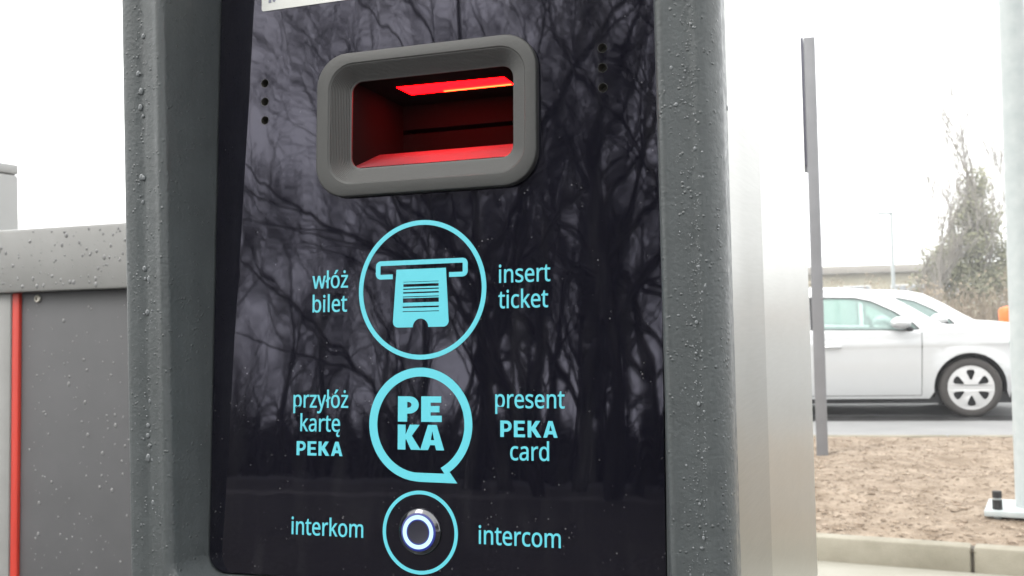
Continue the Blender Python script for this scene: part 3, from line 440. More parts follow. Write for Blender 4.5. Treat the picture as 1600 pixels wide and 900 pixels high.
# -- slot bezel, cavity and lights
slot = empty('ticket_slot'); slot.parent = term
def sl_loop(f, wv, r):
    q = [a + (b - a) * f for a, b in zip(SL, IN)]
    return [PP(x, y, wv) for x, y in rrect(q[0], q[1], q[2], q[3], r, 8)]
bm = bmesh.new()
lp = [sl_loop(0, .0000, .0165), sl_loop(0.0, .0030, .0165), sl_loop(.03, .0037, .0162), sl_loop(.08, .0040, .016), sl_loop(.40, .0040, .0135)]
f = .44; wv = .0040; r = .013
for k in range(14):
    wv -= .00043; lp.append(sl_loop(f, wv, r)); f += .0375; r -= .0005; lp.append(sl_loop(min(f, .98), wv - .0001, r))
lp.append(sl_loop(1.0, wv - .0003, .0058)); lp.append(sl_loop(1.0, wv - .0012, .0058))
loft(bm, lp, flip=False)
bmesh.ops.recalc_face_normals(bm, faces=bm.faces)
obj('slot_bezel', bm, M_SLOT, slot, 25)
bm = bmesh.new()
zc, xl, xr = ZO + .1026, -.0472, .0405
def quad(bm, *q): bm.faces.new([bm.verts.new(v) for v in q])
yb = .0672
quad(bm, (xl, .0068, ZO + .0585), (xl, .0100, zc + .003), (xl, yb, zc), (xl, yb, ZO + .0585))                 # walls
quad(bm, (xr, .0068, ZO + .0585), (xr, yb, ZO + .0585), (xr, yb, zc), (xr, .0100, zc + .003))
quad(bm, (xl, .0100, zc + .003), (xr, .0100, zc + .003), (xr, yb, zc), (xl, yb, zc))                           # ceiling
quad(bm, (xl, .038, ZO + .0721), (xl, yb, ZO + .0722), (xr, yb, ZO + .0722), (xr, .038, ZO + .0721))
z1, z2 = ZO + .0868, ZO + .0893                                                                     # card gap in the back wall
quad(bm, (xl, yb, ZO + .058), (xl, yb, z1), (xr, yb, z1), (xr, yb, ZO + .058))
quad(bm, (xl, yb, z2), (xl, yb, zc), (xr, yb, zc), (xr, yb, z2))
quad(bm, (xl, yb, z1), (xl, yb + .02, z1), (xr, yb + .02, z1), (xr, yb, z1))
quad(bm, (xl, yb, z2), (xr, yb, z2), (xr, yb + .02, z2), (xl, yb + .02, z2))
quad(bm, (xl, yb + .02, z1), (xl, yb + .02, z2), (xr, yb + .02, z2), (xr, yb + .02, z1))
obj('slot_cavity', bm, M_CAVITY, slot, 0)
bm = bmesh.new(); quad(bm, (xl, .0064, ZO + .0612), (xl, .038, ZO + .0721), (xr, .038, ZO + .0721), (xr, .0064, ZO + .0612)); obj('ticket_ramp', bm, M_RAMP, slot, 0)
bm = bmesh.new()
pl = [(-.0318, .0285), (.0262, .0305), (.0262, .0450), (-.0312, .0450)]
ceil = lambda y: zc + .003 * (1 - (y - .01) / (yb - .01))
lo = [(x, y, ceil(y) - .00025) for x, y in pl]; hi = [(x, y, ceil(y) + .001) for x, y in pl]
loft(bm, [hi, lo], cap1=True); bmesh.ops.recalc_face_normals(bm, faces=bm.faces)
obj('light_strip', bm, M_RED, slot, 0)
bm = bmesh.new(); quad(bm, *[(x, y, ceil(y) - .0005) for x, y in ((-.012, .0425), (.0255, .0425), (.0255, .0446), (-.012, .0446))]); obj('strip_core', bm, M_CORE, slot, 0)
bm = bmesh.new(); fl = lambda y: ZO + .0612 + .0109 * (y - .0064) / .0316
quad(bm, (.0372, .014, fl(.014) + .004), (.0398, .014, fl(.014) + .004), (.0398, .030, fl(.030) + .004), (.0372, .030, fl(.030) + .004)); obj('lamp', bm, M_HOT, slot, 0)
bm = bmesh.new(); q0 = [(.0368, .0125), (.0402, .0125), (.0402, .0315), (.0368, .0315)]
loft(bm, [[(x, y, fl(y) + .0022) for x, y in q0], [(x, y, fl(y) + .0046) for x, y in q0]], cap1=True); obj('added_lamp_shield', bm, M_BLACK, slot, 0)  # added shield that keeps the lamp's spill off the slot walls

# -- intercom button
btn = empty('intercom_button'); btn.parent = term
BM = lambda v: PP(BT[0] + v.x, BT[1] + v.y, v.z)
bm = bmesh.new(); lathe(bm, [(.0092, -.002), (.0108, .0), (.0109, .0005), (.0107, .0010), (.0103, .0013), (.0089, .0022), (.0088, .0018)], 72, BM); obj('chrome_collar', bm, M_CHROME, btn, 40)
bm = bmesh.new(); lathe(bm, [(.0089, .0016), (.0088, .0023), (.0079, .0026), (.0078, .0020)], 72, BM); obj('halo_rim', bm, M_BLUE_HALO, btn, 40)  # glowing band in place of the blue halo on the collar
bm = bmesh.new(); lathe(bm, [(.00785, .0018), (.0078, .0027), (.0060, .0027), (.0058, .0020)], 72, BM); obj('light_ring', bm, M_WHITE_LED, btn, 40)
bm = bmesh.new(); lathe(bm, [(.0060, .0018), (.0059, .0025), (.0053, .0025), (.0052, .0019)], 64, BM); obj('inner_halo', bm, M_BLUE_HALO, btn, 40)  # same painted halo on the inner side of the ring
bm = bmesh.new(); lathe(bm, [(.0054, .0019), (.0053, .0024), (.0048, .0023), (.0, .0022)], 64, BM); obj('push_button', bm, M_BTN, btn, 40)

# -- sticker at the top left of the panel
bm = to_panel(fill2d([rrect(-.0990, -.012, .1472, .1900, .0012, 3)], .0001), .00035)
st = obj('sticker', bm, M_STICK, term, 0); st['label'] = 'white sticker with small grey print at the panel top'
ink = [[(-.0948, .1512), (-.0932, .1512), (-.0932, .1560), (-.0948, .1560)], [(-.0925, .1519), (-.0913, .1512), (-.0906, .1522), (-.0918, .1552)],
       [(-.0935, .1575), (-.0915, .1575), (-.0915, .1600), (-.0935, .1600)]] + [[(-.084 + .0052 * k, .1528), (-.0803 + .0052 * k, .1528), (-.0803 + .0052 * k, .1545), (-.084 + .0052 * k, .1545)] for k in range(5)]
obj('sticker_print', to_panel(fill2d(ink, .00005), .0006), M_STICKINK, st, 0)

# -- rain on the housing: spherical caps lying on the coated faces
def cap(bm, c, nrm, r, squash=.55, stretch=1.0):
    c = Vector(c); nrm = Vector(nrm).normalized(); t = nrm.cross(Vector((0, 0, 1))).normalized(); b = nrm.cross(t)
    rings = []
    for k, (rr, hh) in enumerate(((1.0, -.05), (.93, .35), (.70, .72), (.38, .93))):
        rings.append([c + (t * math.cos(a) + b * math.sin(a) * stretch) * (rr * r) + nrm * (hh * r * squash) for a in [2 * math.pi * j / 10 for j in range(10)]])
    L = loft(bm, rings); top = bm.verts.new(c + nrm * (r * squash))
    for j in range(10): bm.faces.new((L[-1][j], L[-1][(j + 1) % 10], top))
rng = random.Random(5)
bm = bmesh.new()
for px_, z_ in ((-.1465, .1115), (-.1450, .1025), (-.1455, .0945), (-.1440, .0900), (-.1455, .0595), (-.1445, .0590), (-.149, .118), (-.143, .13)):
    cap(bm, (px_, -.0293, ZO + z_), (0, -1, 0), rng.uniform(.0008, .0014), .42, rng.uniform(1, 1.5))
for px_, z_ in ((-.1375, -.035), (-.141, -.052), (-.1423, -.064), (-.1425, -.069), (-.1415, -.074), (-.1378, -.070), (-.1402, -.081), (-.1425, -.080), (-.1395, -.095), (-.14, -.102), (-.139, -.013), (-.1402, .0085), (-.1428, .0138), (-.1425, .0088), (-.146, .032), (-.1432, .047), (-.148, .02), (-.1465, -.004), (-.1415, -.008), (-.1388, -.0085)):
    cap(bm, (px_ - .002, -.0291, ZO + z_), (0, -1, 0), rng.uniform(.0006, .0014), .42, rng.uniform(1, 1.7))
for k in range(150):
    cap(bm, (rng.uniform(-.153, -.135), -.0296, ZO + rng.uniform(-.15, .17)), (0, -1, 0), rng.uniform(.00016, .0005) * rng.uniform(.6, 1.4))
for k in range(1100):
    x = rng.choice((rng.uniform(.117, .130), rng.uniform(.127, .134), rng.uniform(.1305, .1345)))
    z = rng.uniform(-.165, .17)
    cap(bm, (x, -.0298 if x < .127 else -.0293, ZO + z), (0, -1, .1), rng.uniform(.00012, .00036) * (1 + 1.3 * (rng.random() < .07)), .5, rng.uniform(.9, 1.5))
for k in range(90):                                   # beads strung along the outer edge
    cap(bm, (.1393 + rng.uniform(-.0009, .0006), -.0258, ZO + rng.uniform(-.16, .17)), (.8, -.6, 0), rng.uniform(.0002, .00055))
cap(bm, (.1407, -.022, ZO + .1445), (1, -.4, 0), .0011, .7, 2.3); cap(bm, (.1409, -.020, ZO + .0735), (1, -.3, 0), .0006, .7, 2.2)
cap(bm, (.1413, -.006, ZO + .0725), (1, -.1, 0), .0006, .7, 2.2); cap(bm, (.1396, -.0255, ZO + .149), (.8, -.6, 0), .001, .6, 1.5)
tag(obj('rain_drops', bm, M_WATER, term, 80), None, None, None, 'stuff')
# ------------------------------------------------------------------ cabinets beside the terminal (terminal axes)
cab = empty('barrier_cabinet', tw(-.75, .70, 0), -TH)
tag(cab, 'grey barrier cabinet with a light cap, dark door and red edge strip beside the terminal', 'barrier cabinet')
bx = -.75                                            # local x of the empty in terminal axes
def cx(x): return x - bx
lean = math.tan(R(1.7))
def slanted(x0, x1, y0, y1, z0, z1, lean0, lean1, m, name):
    bm = bmesh.new()
    q = [[(x0 - lean0 * (ZO + .034 - z), y0, z), (x1 - lean1 * (ZO + .034 - z), y0, z), (x1 - lean1 * (ZO + .034 - z), y1, z), (x0 - lean0 * (ZO + .034 - z), y1, z)] for z in (z0, z1)]
    loft(bm, q, cap0=True, cap1=True); bmesh.ops.recalc_face_normals(bm, faces=bm.faces)
    bmesh.ops.bevel(bm, geom=list(bm.edges), offset=.002, segments=2, profile=.5, affect='EDGES')
    return obj(name, bm, m, cab, 40)
bm = bmesh.new(); box(bm, cx(-1.30), cx(-.42), -.012, .40, ZO + .0335, ZO + .1200, .004); obj('cabinet_cap', bm, M_CABLIGHT, cab)
slanted(cx(-.9398), cx(-.46), .004, .36, .03, ZO + .0335, lean, 0, M_CABDARK, 'cabinet_door')
slanted(cx(-.9525), cx(-.9400), .000, .02, .03, ZO + .0335, lean, lean, M_RED_TRIM, 'red_strip')
slanted(cx(-.9765), cx(-.9527), -.002, .36, .03, ZO + .0335, lean, lean, M_CABLIGHT, 'corner_post')
slanted(cx(-1.27), cx(-.980), .004, .36, .03, ZO + .0335, 0, lean, M_CABDARK, 'side_door')
bm = bmesh.new(); box(bm, cx(-1.29), cx(-.45), -.01, .37, 0, .03, .004); obj('plinth', bm, M_CABDARK, cab)
bm = bmesh.new(); lathe(bm, [(.0055, 0), (.0055, .0012), (.0042, .0022), (.0026, .0020), (.0022, .0006), (0, .0006)], 24, lambda v: Vector((cx(-.911) + v.x, .004 - v.z, ZO + .0245 + v.y)))
obj('screw', bm, M_SCREW, cab)
bm = bmesh.new(); rng = random.Random(9)
for k in range(170):
    cap(bm, (cx(rng.uniform(-.98, -.70)), -.012, ZO + rng.uniform(.04, .118)), (0, -1, 0), rng.choice((.0006, .0008, .0014, .0022)) * rng.uniform(.7, 1.3), .4, rng.uniform(.9, 1.5))
for k in range(230):
    cap(bm, (cx(rng.uniform(-.93, -.70)), .004, ZO + rng.uniform(-.36, .02)), (0, -1, 0), rng.choice((.0006, .0008, .0014, .0019)) * rng.uniform(.7, 1.3), .4, rng.uniform(.9, 1.5))
tag(obj('rain_drops', bm, M_WATER_PALE, cab, 80), kind='stuff')

cab2 = empty('control_cabinet', tw(-1.72, 1.0, 0), -TH)
tag(cab2, 'taller light grey steel cabinet rising behind the barrier cabinet at the far left', 'control cabinet')
bm = bmesh.new(); box(bm, -.22, .22, -.25, .275, .03, ZO + .298, .006); obj('cabinet_body', bm, M_CABPALE, cab2)
bm = bmesh.new(); box(bm, -.22, .22, -.25, .275, ZO + .2985, ZO + .319, .004); obj('cabinet_lid', bm, M_CABPALE, cab2)
bm = bmesh.new(); box(bm, -.20, .20, -.258, -.251, .12, ZO + .25, .002); obj('cabinet_door', bm, M_CABDARK, cab2)
bm = bmesh.new(); box(bm, .12, .15, -.275, -.259, .75, .87, .004); obj('door_handle', bm, M_BLACK, cab2)

# ------------------------------------------------------------------ ground, bed, kerbs, road
def sheet(name, pts, z, m, kind='structure'):
    bm = bmesh.new(); bm.faces.new([bm.verts.new((x, y, z)) for x, y in pts])
    bmesh.ops.recalc_face_normals(bm, faces=bm.faces)
    if bm.faces[:][0].normal.z < 0: bmesh.ops.reverse_faces(bm, faces=bm.faces)
    return tag(obj(name, bm, m, None, 0), kind=kind)
sheet('ground', [(-500, -500), (500, -500), (500, 500), (-500, 500)], 0, M_TAR)
K0 = Vector((1.43, 5.261, 0)); KD = Vector((math.cos(R(-27)), math.sin(R(-27)), 0)); KN = Vector((-KD.y, KD.x, 0))
F0 = Vector((2.672, 9.443, 0)); FD = Vector((math.cos(R(-13)), math.sin(R(-13)), 0)); FN = Vector((-FD.y, FD.x, 0))
A0, A1 = K0 - KD * 7, K0 + KD * 9
B0, B1 = F0 - FD * 12, F0 + FD * 9
# pavement in front of the bed
q = [A0, A1, A1 - KN * 3.2, A0 - KN * 3.2]
sheet('pavement', [(v.x, v.y) for v in q], .004, M_PAVE)
# road beyond the bed
q = [F0 - FD * 60, F0 + FD * 60, F0 + FD * 60 + FN * 40, F0 - FD * 60 + FN * 40]
sheet('road', [(v.x, v.y) for v in q], .004, M_ROAD)
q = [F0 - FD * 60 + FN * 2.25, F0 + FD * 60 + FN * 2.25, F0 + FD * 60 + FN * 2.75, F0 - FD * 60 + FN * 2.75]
sheet('wet_shade_strip', [(v.x, v.y) for v in q], .008, M_WETSHADE)  # wet strip along the wheel line, also carries painted car shade
# mulch bed: a gently mounded sheet between the kerbs
bm = bmesh.new(); NX, NY = 150, 70; G = []
def bedpt(s, t):
    a = A0.lerp(A1, s); b = B0.lerp(B1, s); p_ = a.lerp(b, t)
    z = .095 + .035 * math.sin(math.pi * t) * 1.0
    z += .03 * noise.fractal(Vector((p_.x * 1.3, p_.y * 1.3, 0)), 1, 2, 4) + .012 * noise.noise(Vector((p_.x * 9, p_.y * 9, 3)))
    if t < .04 or t > .97: z = min(z, .098)
    return Vector((p_.x, p_.y, z))
for j in range(NY + 1): G.append([bm.verts.new(bedpt(i / NX, j / NY)) for i in range(NX + 1)])
for j in range(NY):
    for i in range(NX): bm.faces.new((G[j][i], G[j][i + 1], G[j + 1][i + 1], G[j + 1][i]))
tag(obj('mulch_bed', bm, M_BED, None, 80), kind='structure')
bm = bmesh.new(); rng = random.Random(3)
for k in range(20000):
    s = rng.uniform(.40, .80); t = rng.random() ** 1.15
    c = bedpt(s, .01 + .97 * t) + Vector((0, 0, .004)); a = rng.uniform(0, 6.28); l = rng.uniform(.003, .011) * (1 + 1.2 * (rng.random() < .08)); wd = l * rng.uniform(.25, .6)
    d = Vector((math.cos(a), math.sin(a), rng.uniform(-.25, .25))); e = Vector((-math.sin(a), math.cos(a), rng.uniform(-.4, .4))); up = d.cross(e).normalized() * wd * .4
    vs = [bm.verts.new(c + d * l * sx + e * wd * sy + up * sz) for sz in (-1, 1) for sx, sy in ((-1, -1), (1, -1), (1.1, .8), (-.9, 1))]
    for fidx in ((0, 1, 2, 3), (4, 5, 6, 7), (0, 1, 5, 4), (1, 2, 6, 5), (2, 3, 7, 6), (3, 0, 4, 7)): bm.faces.new([vs[i] for i in fidx])
bmesh.ops.recalc_face_normals(bm, faces=bm.faces)
tag(obj('wood_chips', bm, M_CHIP, None, 0), kind='stuff')
# near kerb: separate concrete blocks with mortar gaps
def kerb_run(name, o0, d, nrm, n0, n1, ln, wid, hgt, m, bev):
    bm = bmesh.new()
    for k in range(n0, n1):
        a = o0 + d * (k * ln + .006); L_ = ln - .012
        b2 = bmesh.new(); box(b2, 0, L_, 0, wid, -.05, hgt, bev)
        M = Matrix(((d.x, nrm.x, 0, a.x), (d.y, nrm.y, 0, a.y), (0, 0, 1, 0), (0, 0, 0, 1))); b2.transform(M)
        me = bpy.data.meshes.new('t'); b2.to_mesh(me); b2.free(); bm.from_mesh(me); bpy.data.meshes.remove(me)
    return tag(obj(name, bm, m, None, 40), kind='structure')
j0 = KD.dot(Vector((1.997, 4.856, 0)) - K0)
kerb_run('kerb', K0 + KD * j0, KD, KN, -7, 7, 1.0, .10, .12, M_CONC, .014)
kerb_run('road_kerb', F0, FD, FN, -30, 30, 1.0, .10, .105, M_CONC, .012)
bm = bmesh.new(); box(bm, -8, 9, .02, .09, -.05, .108); M = Matrix(((KD.x, KN.x, 0, K0.x), (KD.y, KN.y, 0, K0.y), (0, 0, 1, 0), (0, 0, 0, 1))); bm.transform(M)
tag(obj('kerb_mortar', bm, M_JOINT, None, 0), kind='structure')

# ------------------------------------------------------------------ white mast with base plate
mast = empty('lighting_mast', (2.643, 5.66, 0), R(-27)); tag(mast, 'pale galvanised mast with a bolted base plate on the mulch bed', 'mast')
bm = bmesh.new(); lathe(bm, [(.067, .162), (.064, 2.0), (.061, 4.2), (.055, 7.5), (.0, 7.52)], 40); obj('mast_shaft', bm, M_GALV, mast)
bm = bmesh.new(); box(bm, -.205, .205, -.19, .19, .132, .162, .004); obj('base_plate', bm, M_GALV, mast)
for sx in (-1, 1):
    for sy in ((-1, 1) if sx > 0 else (-1,)):
        bm = bmesh.new(); lathe(bm, [(.0, .08), (.019, .08), (.019, .235), (.013, .24), (0, .24)], 12, lambda v: Vector((sx * .145 + v.x, sy * .135 + v.y, v.z)))
        bolt = obj('anchor_bolt', bm, M_GALV, mast)
        bm = bmesh.new(); lathe(bm, [(.0, .1625), (.024, .1625), (.024, .212), (0, .212)], 6, lambda v: Vector((sx * .145 + v.x, sy * .135 + v.y, v.z))); obj('nut', bm, M_BLACK, bolt, 20)
        bm = bmesh.new(); lathe(bm, [(.0165, .222), (.023, .222), (.023, .255), (.0, .257)], 12, lambda v: Vector((sx * .145 + v.x, sy * .135 + v.y, v.z))); obj('bolt_cap', bm, M_BLACK, bolt, 20)
bm = bmesh.new(); lathe(bm, [(.16, .02), (.155, .131), (0, .131)], 24); obj('foundation', bm, M_JOINT, mast)
bm = bmesh.new(); box(bm, -.9, .05, -.09, .09, 7.42, 7.50, .02); obj('lamp_head', bm, M_GALV, mast)

# ------------------------------------------------------------------ grey post carrying a sign seen edge-on
post = empty('sign_post', (2.293, 8.20, 0), R(-16)); tag(post, 'slim grey square post carrying a sign blade seen edge on', 'sign post')
bm = bmesh.new(); box(bm, -.042, .042, -.042, .042, .0, 3.25, .005); obj('post_shaft', bm, M_POST, post)
bm = bmesh.new(); box(bm, -.070, -.0445, -.046, .40, 2.28, 3.25, .003); obj('sign_blade', bm, M_SIGNBACK, post)

# ------------------------------------------------------------------ cars
def smooth_interp(pts, x):
    for (x0, y0), (x1, y1) in zip(pts[:-1], pts[1:]):
        if x0 <= x <= x1: t = (x - x0) / (x1 - x0); return y0 + (y1 - y0) * t
    return pts[0][1] if x < pts[0][0] else pts[-1][1]
WR = .318
TOP = [(-3.26, .32), (-3.30, .45), (-3.31, .62), (-3.28, .80), (-3.22, .93), (-3.13, 1.05), (-3.02, 1.18), (-2.90, 1.29), (-2.74, 1.355), (-2.45, 1.388), (-2.1, 1.404), (-1.7, 1.41), (-1.3, 1.402), (-1.0, 1.375), (-.82, 1.338),
       (-.60, 1.215), (-.40, 1.085), (-.24, .992), (-.12, .972), (.10, .955), (.30, .928), (.44, .898), (.56, .855), (.65, .79), (.70, .70), (.725, .58), (.73, .45), (.71, .33), (.66, .22)]
def half(x, z):
    y = .86
    if z > .92: y -= (z - .92) * .36 + .012
    elif z > .78: y -= (z - .78) * .085
    if z < .62: y -= (.62 - z) ** 2 * .22
    if .76 < z < .83: y += .008 * (1 - abs(z - .80) / .035) if abs(z - .80) < .035 else 0
    if x > -.1: y -= .34 * max(0, (x + .1) / .83) ** 2.6
    if x < -2.6: y -= .16 * max(0, (-2.6 - x) / .7) ** 2
    for wx in (0, -2.47):                                  # flared arch lips
        d = math.hypot(x - wx, z - WR)
        if .34 < d < .47: y += .016 * (1 - abs(d - .385) / .08 if abs(d - .385) < .08 else 0)
    return y
def side_mesh(polys, sgn, inset=0.0, step=.08):
    bm = fill2d(polys, 0)
    x0 = min(v.co.x for v in bm.verts); x1 = max(v.co.x for v in bm.verts); y0 = min(v.co.y for v in bm.verts); y1 = max(v.co.y for v in bm.verts)
    for ax, a, b in (('x', x0, x1), ('y', y0, y1)):
        k = a + step
        while k < b:
            bmesh.ops.bisect_plane(bm, geom=list(bm.verts) + list(bm.edges) + list(bm.faces), plane_co=(k, 0, 0) if ax == 'x' else (0, k, 0), plane_no=(1, 0, 0) if ax == 'x' else (0, 1, 0), dist=1e-5)
            k += step
    for v in bm.verts:
        x, z = v.co.x, v.co.y; v.co = Vector((x, sgn * (half(x, z) - inset), z))
    bmesh.ops.recalc_face_normals(bm, faces=bm.faces)
    m_ = sum((f.normal.y * f.calc_area() for f in bm.faces))
    if m_ * sgn < 0: bmesh.ops.reverse_faces(bm, faces=bm.faces)
    return bm
def archpts(wx, r=.372):
    return [(wx + r * math.cos(R(a)), WR + r * math.sin(R(a))) for a in range(-14, 195, 8)]
WIN_F = [(-1.62, .965), (-.66, .945), (-.50, .955), (-.56, 1.02), (-.76, 1.155), (-.98, 1.265), (-1.15, 1.305), (-1.62, 1.322)]
WIN_R = [(-2.78, 1.02), (-1.70, .968), (-1.70, 1.322), (-2.2, 1.315), (-2.55, 1.285), (-2.72, 1.22)]
def inset_poly(p_, d):
    cx_ = sum(a for a, b in p_) / len(p_); cz_ = sum(b for a, b in p_) / len(p_)
    return [(a + (cx_ - a) * d, b + (cz_ - b) * d) for a, b in p_]
def make_car(name, label, cat, group, paint, bonnet_paint, mats, bcrown=.018):
    glass, tyre_m, rim_m, dark, seat_m = mats
    root = empty(name); tag(root, label, cat, group)
    lower = [(.66, .22)] + [(.40, .20)] + archpts(0)[1:-1] + [(-.42, .205), (-2.02, .205)] + archpts(-2.47)[1:-1] + [(-2.9, .22), (-3.26, .32)]
    outline = TOP[1:-1] + lower
    bm = bmesh.new()
    for sgn in (1, -1):
        b = side_mesh([outline, WIN_F, WIN_R], sgn)
        me = bpy.data.meshes.new('t'); b.to_mesh(me); b.free(); bm.from_mesh(me); bpy.data.meshes.remove(me)
    def strip(bm, seg, f0, f1, crown=.035, n=8, off=0.0):
        rows = []
        for x, z in seg:
            h_ = half(x, z); cr = crown if z > .85 else .0
            bulge = .0 if z > .85 else .10
            row = []
            for k in range(n + 1):
                f = f0 + (f1 - f0) * k / n
                xx = x + bulge * (1 - f * f) * (1 if x > 0 else -1) * (.5 if x < 0 else 1)
                row.append(bm.verts.new((xx, f * h_, z + cr * (1 - f * f) + off)))
            rows.append(row)
        for a, b in zip(rows[:-1], rows[1:]):
            for k in range(n): bm.faces.new((a[k], b[k], b[k + 1], a[k + 1]))
    i_ws0 = 14; i_ws1 = 17; i_b1 = 22
    strip(bm, TOP[1:5], -1, 1); strip(bm, TOP[8:i_ws0 + 1], -1, 1, n=14)
    for s0, s1 in ((-1, -.88), (.88, 1)):
        strip(bm, TOP[4:9], s0, s1, n=2); strip(bm, TOP[i_ws0:i_ws1 + 1], s0, s1, n=2)
    strip(bm, TOP[i_b1:-1], -1, 1, n=14, crown=.018)
    bmesh.ops.remove_doubles(bm, verts=bm.verts, dist=.0008)
    body = obj('car_body', bm, paint, root, 42)
    bm = bmesh.new(); strip(bm, TOP[i_ws1:i_b1 + 1], -1, 1, n=14, crown=bcrown); obj('bonnet', bm, bonnet_paint, root, 42)
    bm = bmesh.new(); strip(bm, TOP[i_ws0:i_ws1 + 1], -.88, .88, n=8, off=-.006); obj('windscreen', bm, glass, root, 42)
    bm = bmesh.new(); strip(bm, TOP[4:9], -.88, .88, n=8, off=-.006); obj('rear_window', bm, glass, root, 42)
    for sgn in (1, -1):
        for wp in (WIN_F, WIN_R):
            wn = obj('side_window', side_mesh([[(a, b) for a, b in wp]], sgn, .010), glass, root, 42)
            obj('window_seal', side_mesh([inset_poly(wp, -.02), inset_poly(wp, .030)], sgn, -.0035), dark, wn, 0)
        bm = bmesh.new()   # door shut lines, handle strip and sill
        for poly in ([(-.50, .24), (-.494, .24), (-.474, .93), (-.480, .93)], [(-1.66, .24), (-1.654, .24), (-1.654, .95), (-1.66, .95)], [(-.50, .236), (-1.655, .236), (-1.655, .242), (-.50, .242)]):
            b = side_mesh([poly], sgn, -.0025); me = bpy.data.meshes.new('t'); b.to_mesh(me); b.free(); bm.from_mesh(me); bpy.data.meshes.remove(me)
        obj('door_gap', bm, dark, root, 0)
        for hx in (-1.42, -2.45):
            bm = bmesh.new(); yy = sgn * half(hx, .77)
            tube(bm, [(hx - .10, yy, .772), (hx - .06, yy + sgn * .026, .775), (hx + .06, yy + sgn * .026, .777), (hx + .10, yy, .776)], .013, 8); obj('door_handle', bm, paint, root, 60)
        bm = bmesh.new(); yy = sgn * (half(-.62, .98))
        loops = []
        for k, (rx, rz) in enumerate(((.0, .0), (.075, .05), (.105, .068), (.108, .070), (.09, .058), (.05, .03), (0, 0))):
            o_ = (0, .02, .05, .10, .14, .16, .165)[k]
            loops.append([(-.70 + rx * math.cos(a) + .02 * o_, yy + sgn * (.02 + o_), 1.025 + rz * math.sin(a)) for a in [2 * math.pi * j / 16 for j in range(16)]])
        loft(bm, loops); bmesh.ops.recalc_face_normals(bm, faces=bm.faces)
        mir = obj('door_mirror', bm, dark if False else paint, root, 60)
        bm = bmesh.new(); tube(bm, [(-.58, yy - sgn * .005, .95), (-.66, yy + sgn * .07, .985)], [.03, .022], 8); obj('mirror_foot', bm, dark, mir, 60)
        for wx in (0, -2.47):
            yo = sgn * .845; MM = lambda v, wx=wx, yo=yo, sgn=sgn: Vector((wx + v.x, yo + sgn * v.z, WR + v.y))
            wh = empty('wheel', (0, 0, 0)); wh.parent = root
            bm = bmesh.new(); lathe(bm, [(.225, -.19), (.29, -.20), (.312, -.18), (WR, -.15), (WR, -.05), (.312, -.015), (.29, .0), (.255, .002), (.235, -.008)], 64, MM); bmesh.ops.recalc_face_normals(bm, faces=bm.faces); obj('tyre', bm, tyre_m, wh, 50)
            hol = []
            for k in range(6):
                a = 2 * math.pi * (k + .5) / 6; d0, d1 = .085, .19
                hol.append([(r_ * math.cos(a + da), r_ * math.sin(a + da)) for r_, da in ((d0, -.10), (d0, .10), (.165, .26), (d1, .20), (d1 + .004, 0), (d1, -.20), (.165, -.26))])
            b = fill2d([circ(0, 0, .238, 64)] + hol, .006)
            for v in b.verts:
                r_ = math.hypot(v.co.x, v.co.y); v.co = MM(Vector((v.co.x, v.co.y, v.co.z - .004 + .012 * math.cos(min(1, r_ / .24) * 2.6))))
            bmesh.ops.recalc_face_normals(b, faces=b.faces); obj('hub_cap', b, rim_m, wh, 40)
            bm = bmesh.new(); lathe(bm, [(.232, -.06), (.0, -.06)], 40, MM); obj('brake_disc', bm, dark, wh, 40)
        for wx in (0, -2.47):
            bm = bmesh.new()
            lp = [[(x, sgn * .86 - sgn * d, z) for x, z in archpts(wx, .374)] for d in (.0, .30)]
            lp = [[(x, sgn * (half(x, z) - .002) if i == 0 else y, z) for x, y, z in l] for i, l in enumerate(lp)]
            loft(bm, lp, close=False)
            inner = [bm.verts.new(v) for v in lp[1]]; bm.faces.new(inner)
            obj('wheel_arch', bm, dark, root, 60)
        bm = bmesh.new()
        tb = [(.46, .70), (.64, .72), (.60, .80), (.40, .80)]
        obj('headlight', side_mesh([tb], sgn, -.004), glass, root, 40)
        obj('rear_light', side_mesh([[(-3.2, .78), (-2.98, .82), (-3.02, 1.0), (-3.14, .98)]], sgn, -.004), M_RED_TRIM, root, 40)
    bm = bmesh.new(); box(bm, -2.95, .45, -.74, .74, .15, .26); obj('underbody', bm, dark, root, 0)
    bm = bmesh.new(); box(bm, -.62, -.30, -.70, .70, .55, .93, .06); obj('dashboard', bm, dark, root)
    for sy in (-.36, .36):
        bm = bmesh.new(); box(bm, -1.60, -1.08, sy - .24, sy + .24, .38, .56, .06); box(bm, -1.72, -1.56, sy - .23, sy + .23, .50, 1.08, .06); box(bm, -1.70, -1.62, sy - .12, sy + .12, 1.09, 1.25, .035); obj('seat', bm, seat_m, root)
    bm = bmesh.new(); box(bm, -2.55, -2.10, -.62, .62, .40, .58, .06); box(bm, -2.68, -2.52, -.62, .62, .55, 1.12, .06); obj('rear_bench', bm, seat_m, root)
    bm = bmesh.new(); lathe(bm, [(.185 + .016 * math.cos(a), .016 * math.sin(a)) for a in [2 * math.pi * k / 8 for k in range(9)]], 28, lambda v: Vector((-.86 + v.z * .9 - v.y * .35, .36 + v.x, .92 + v.y * .9 + v.z * .35))); obj('steering_wheel', bm, dark, root, 60)
    return root
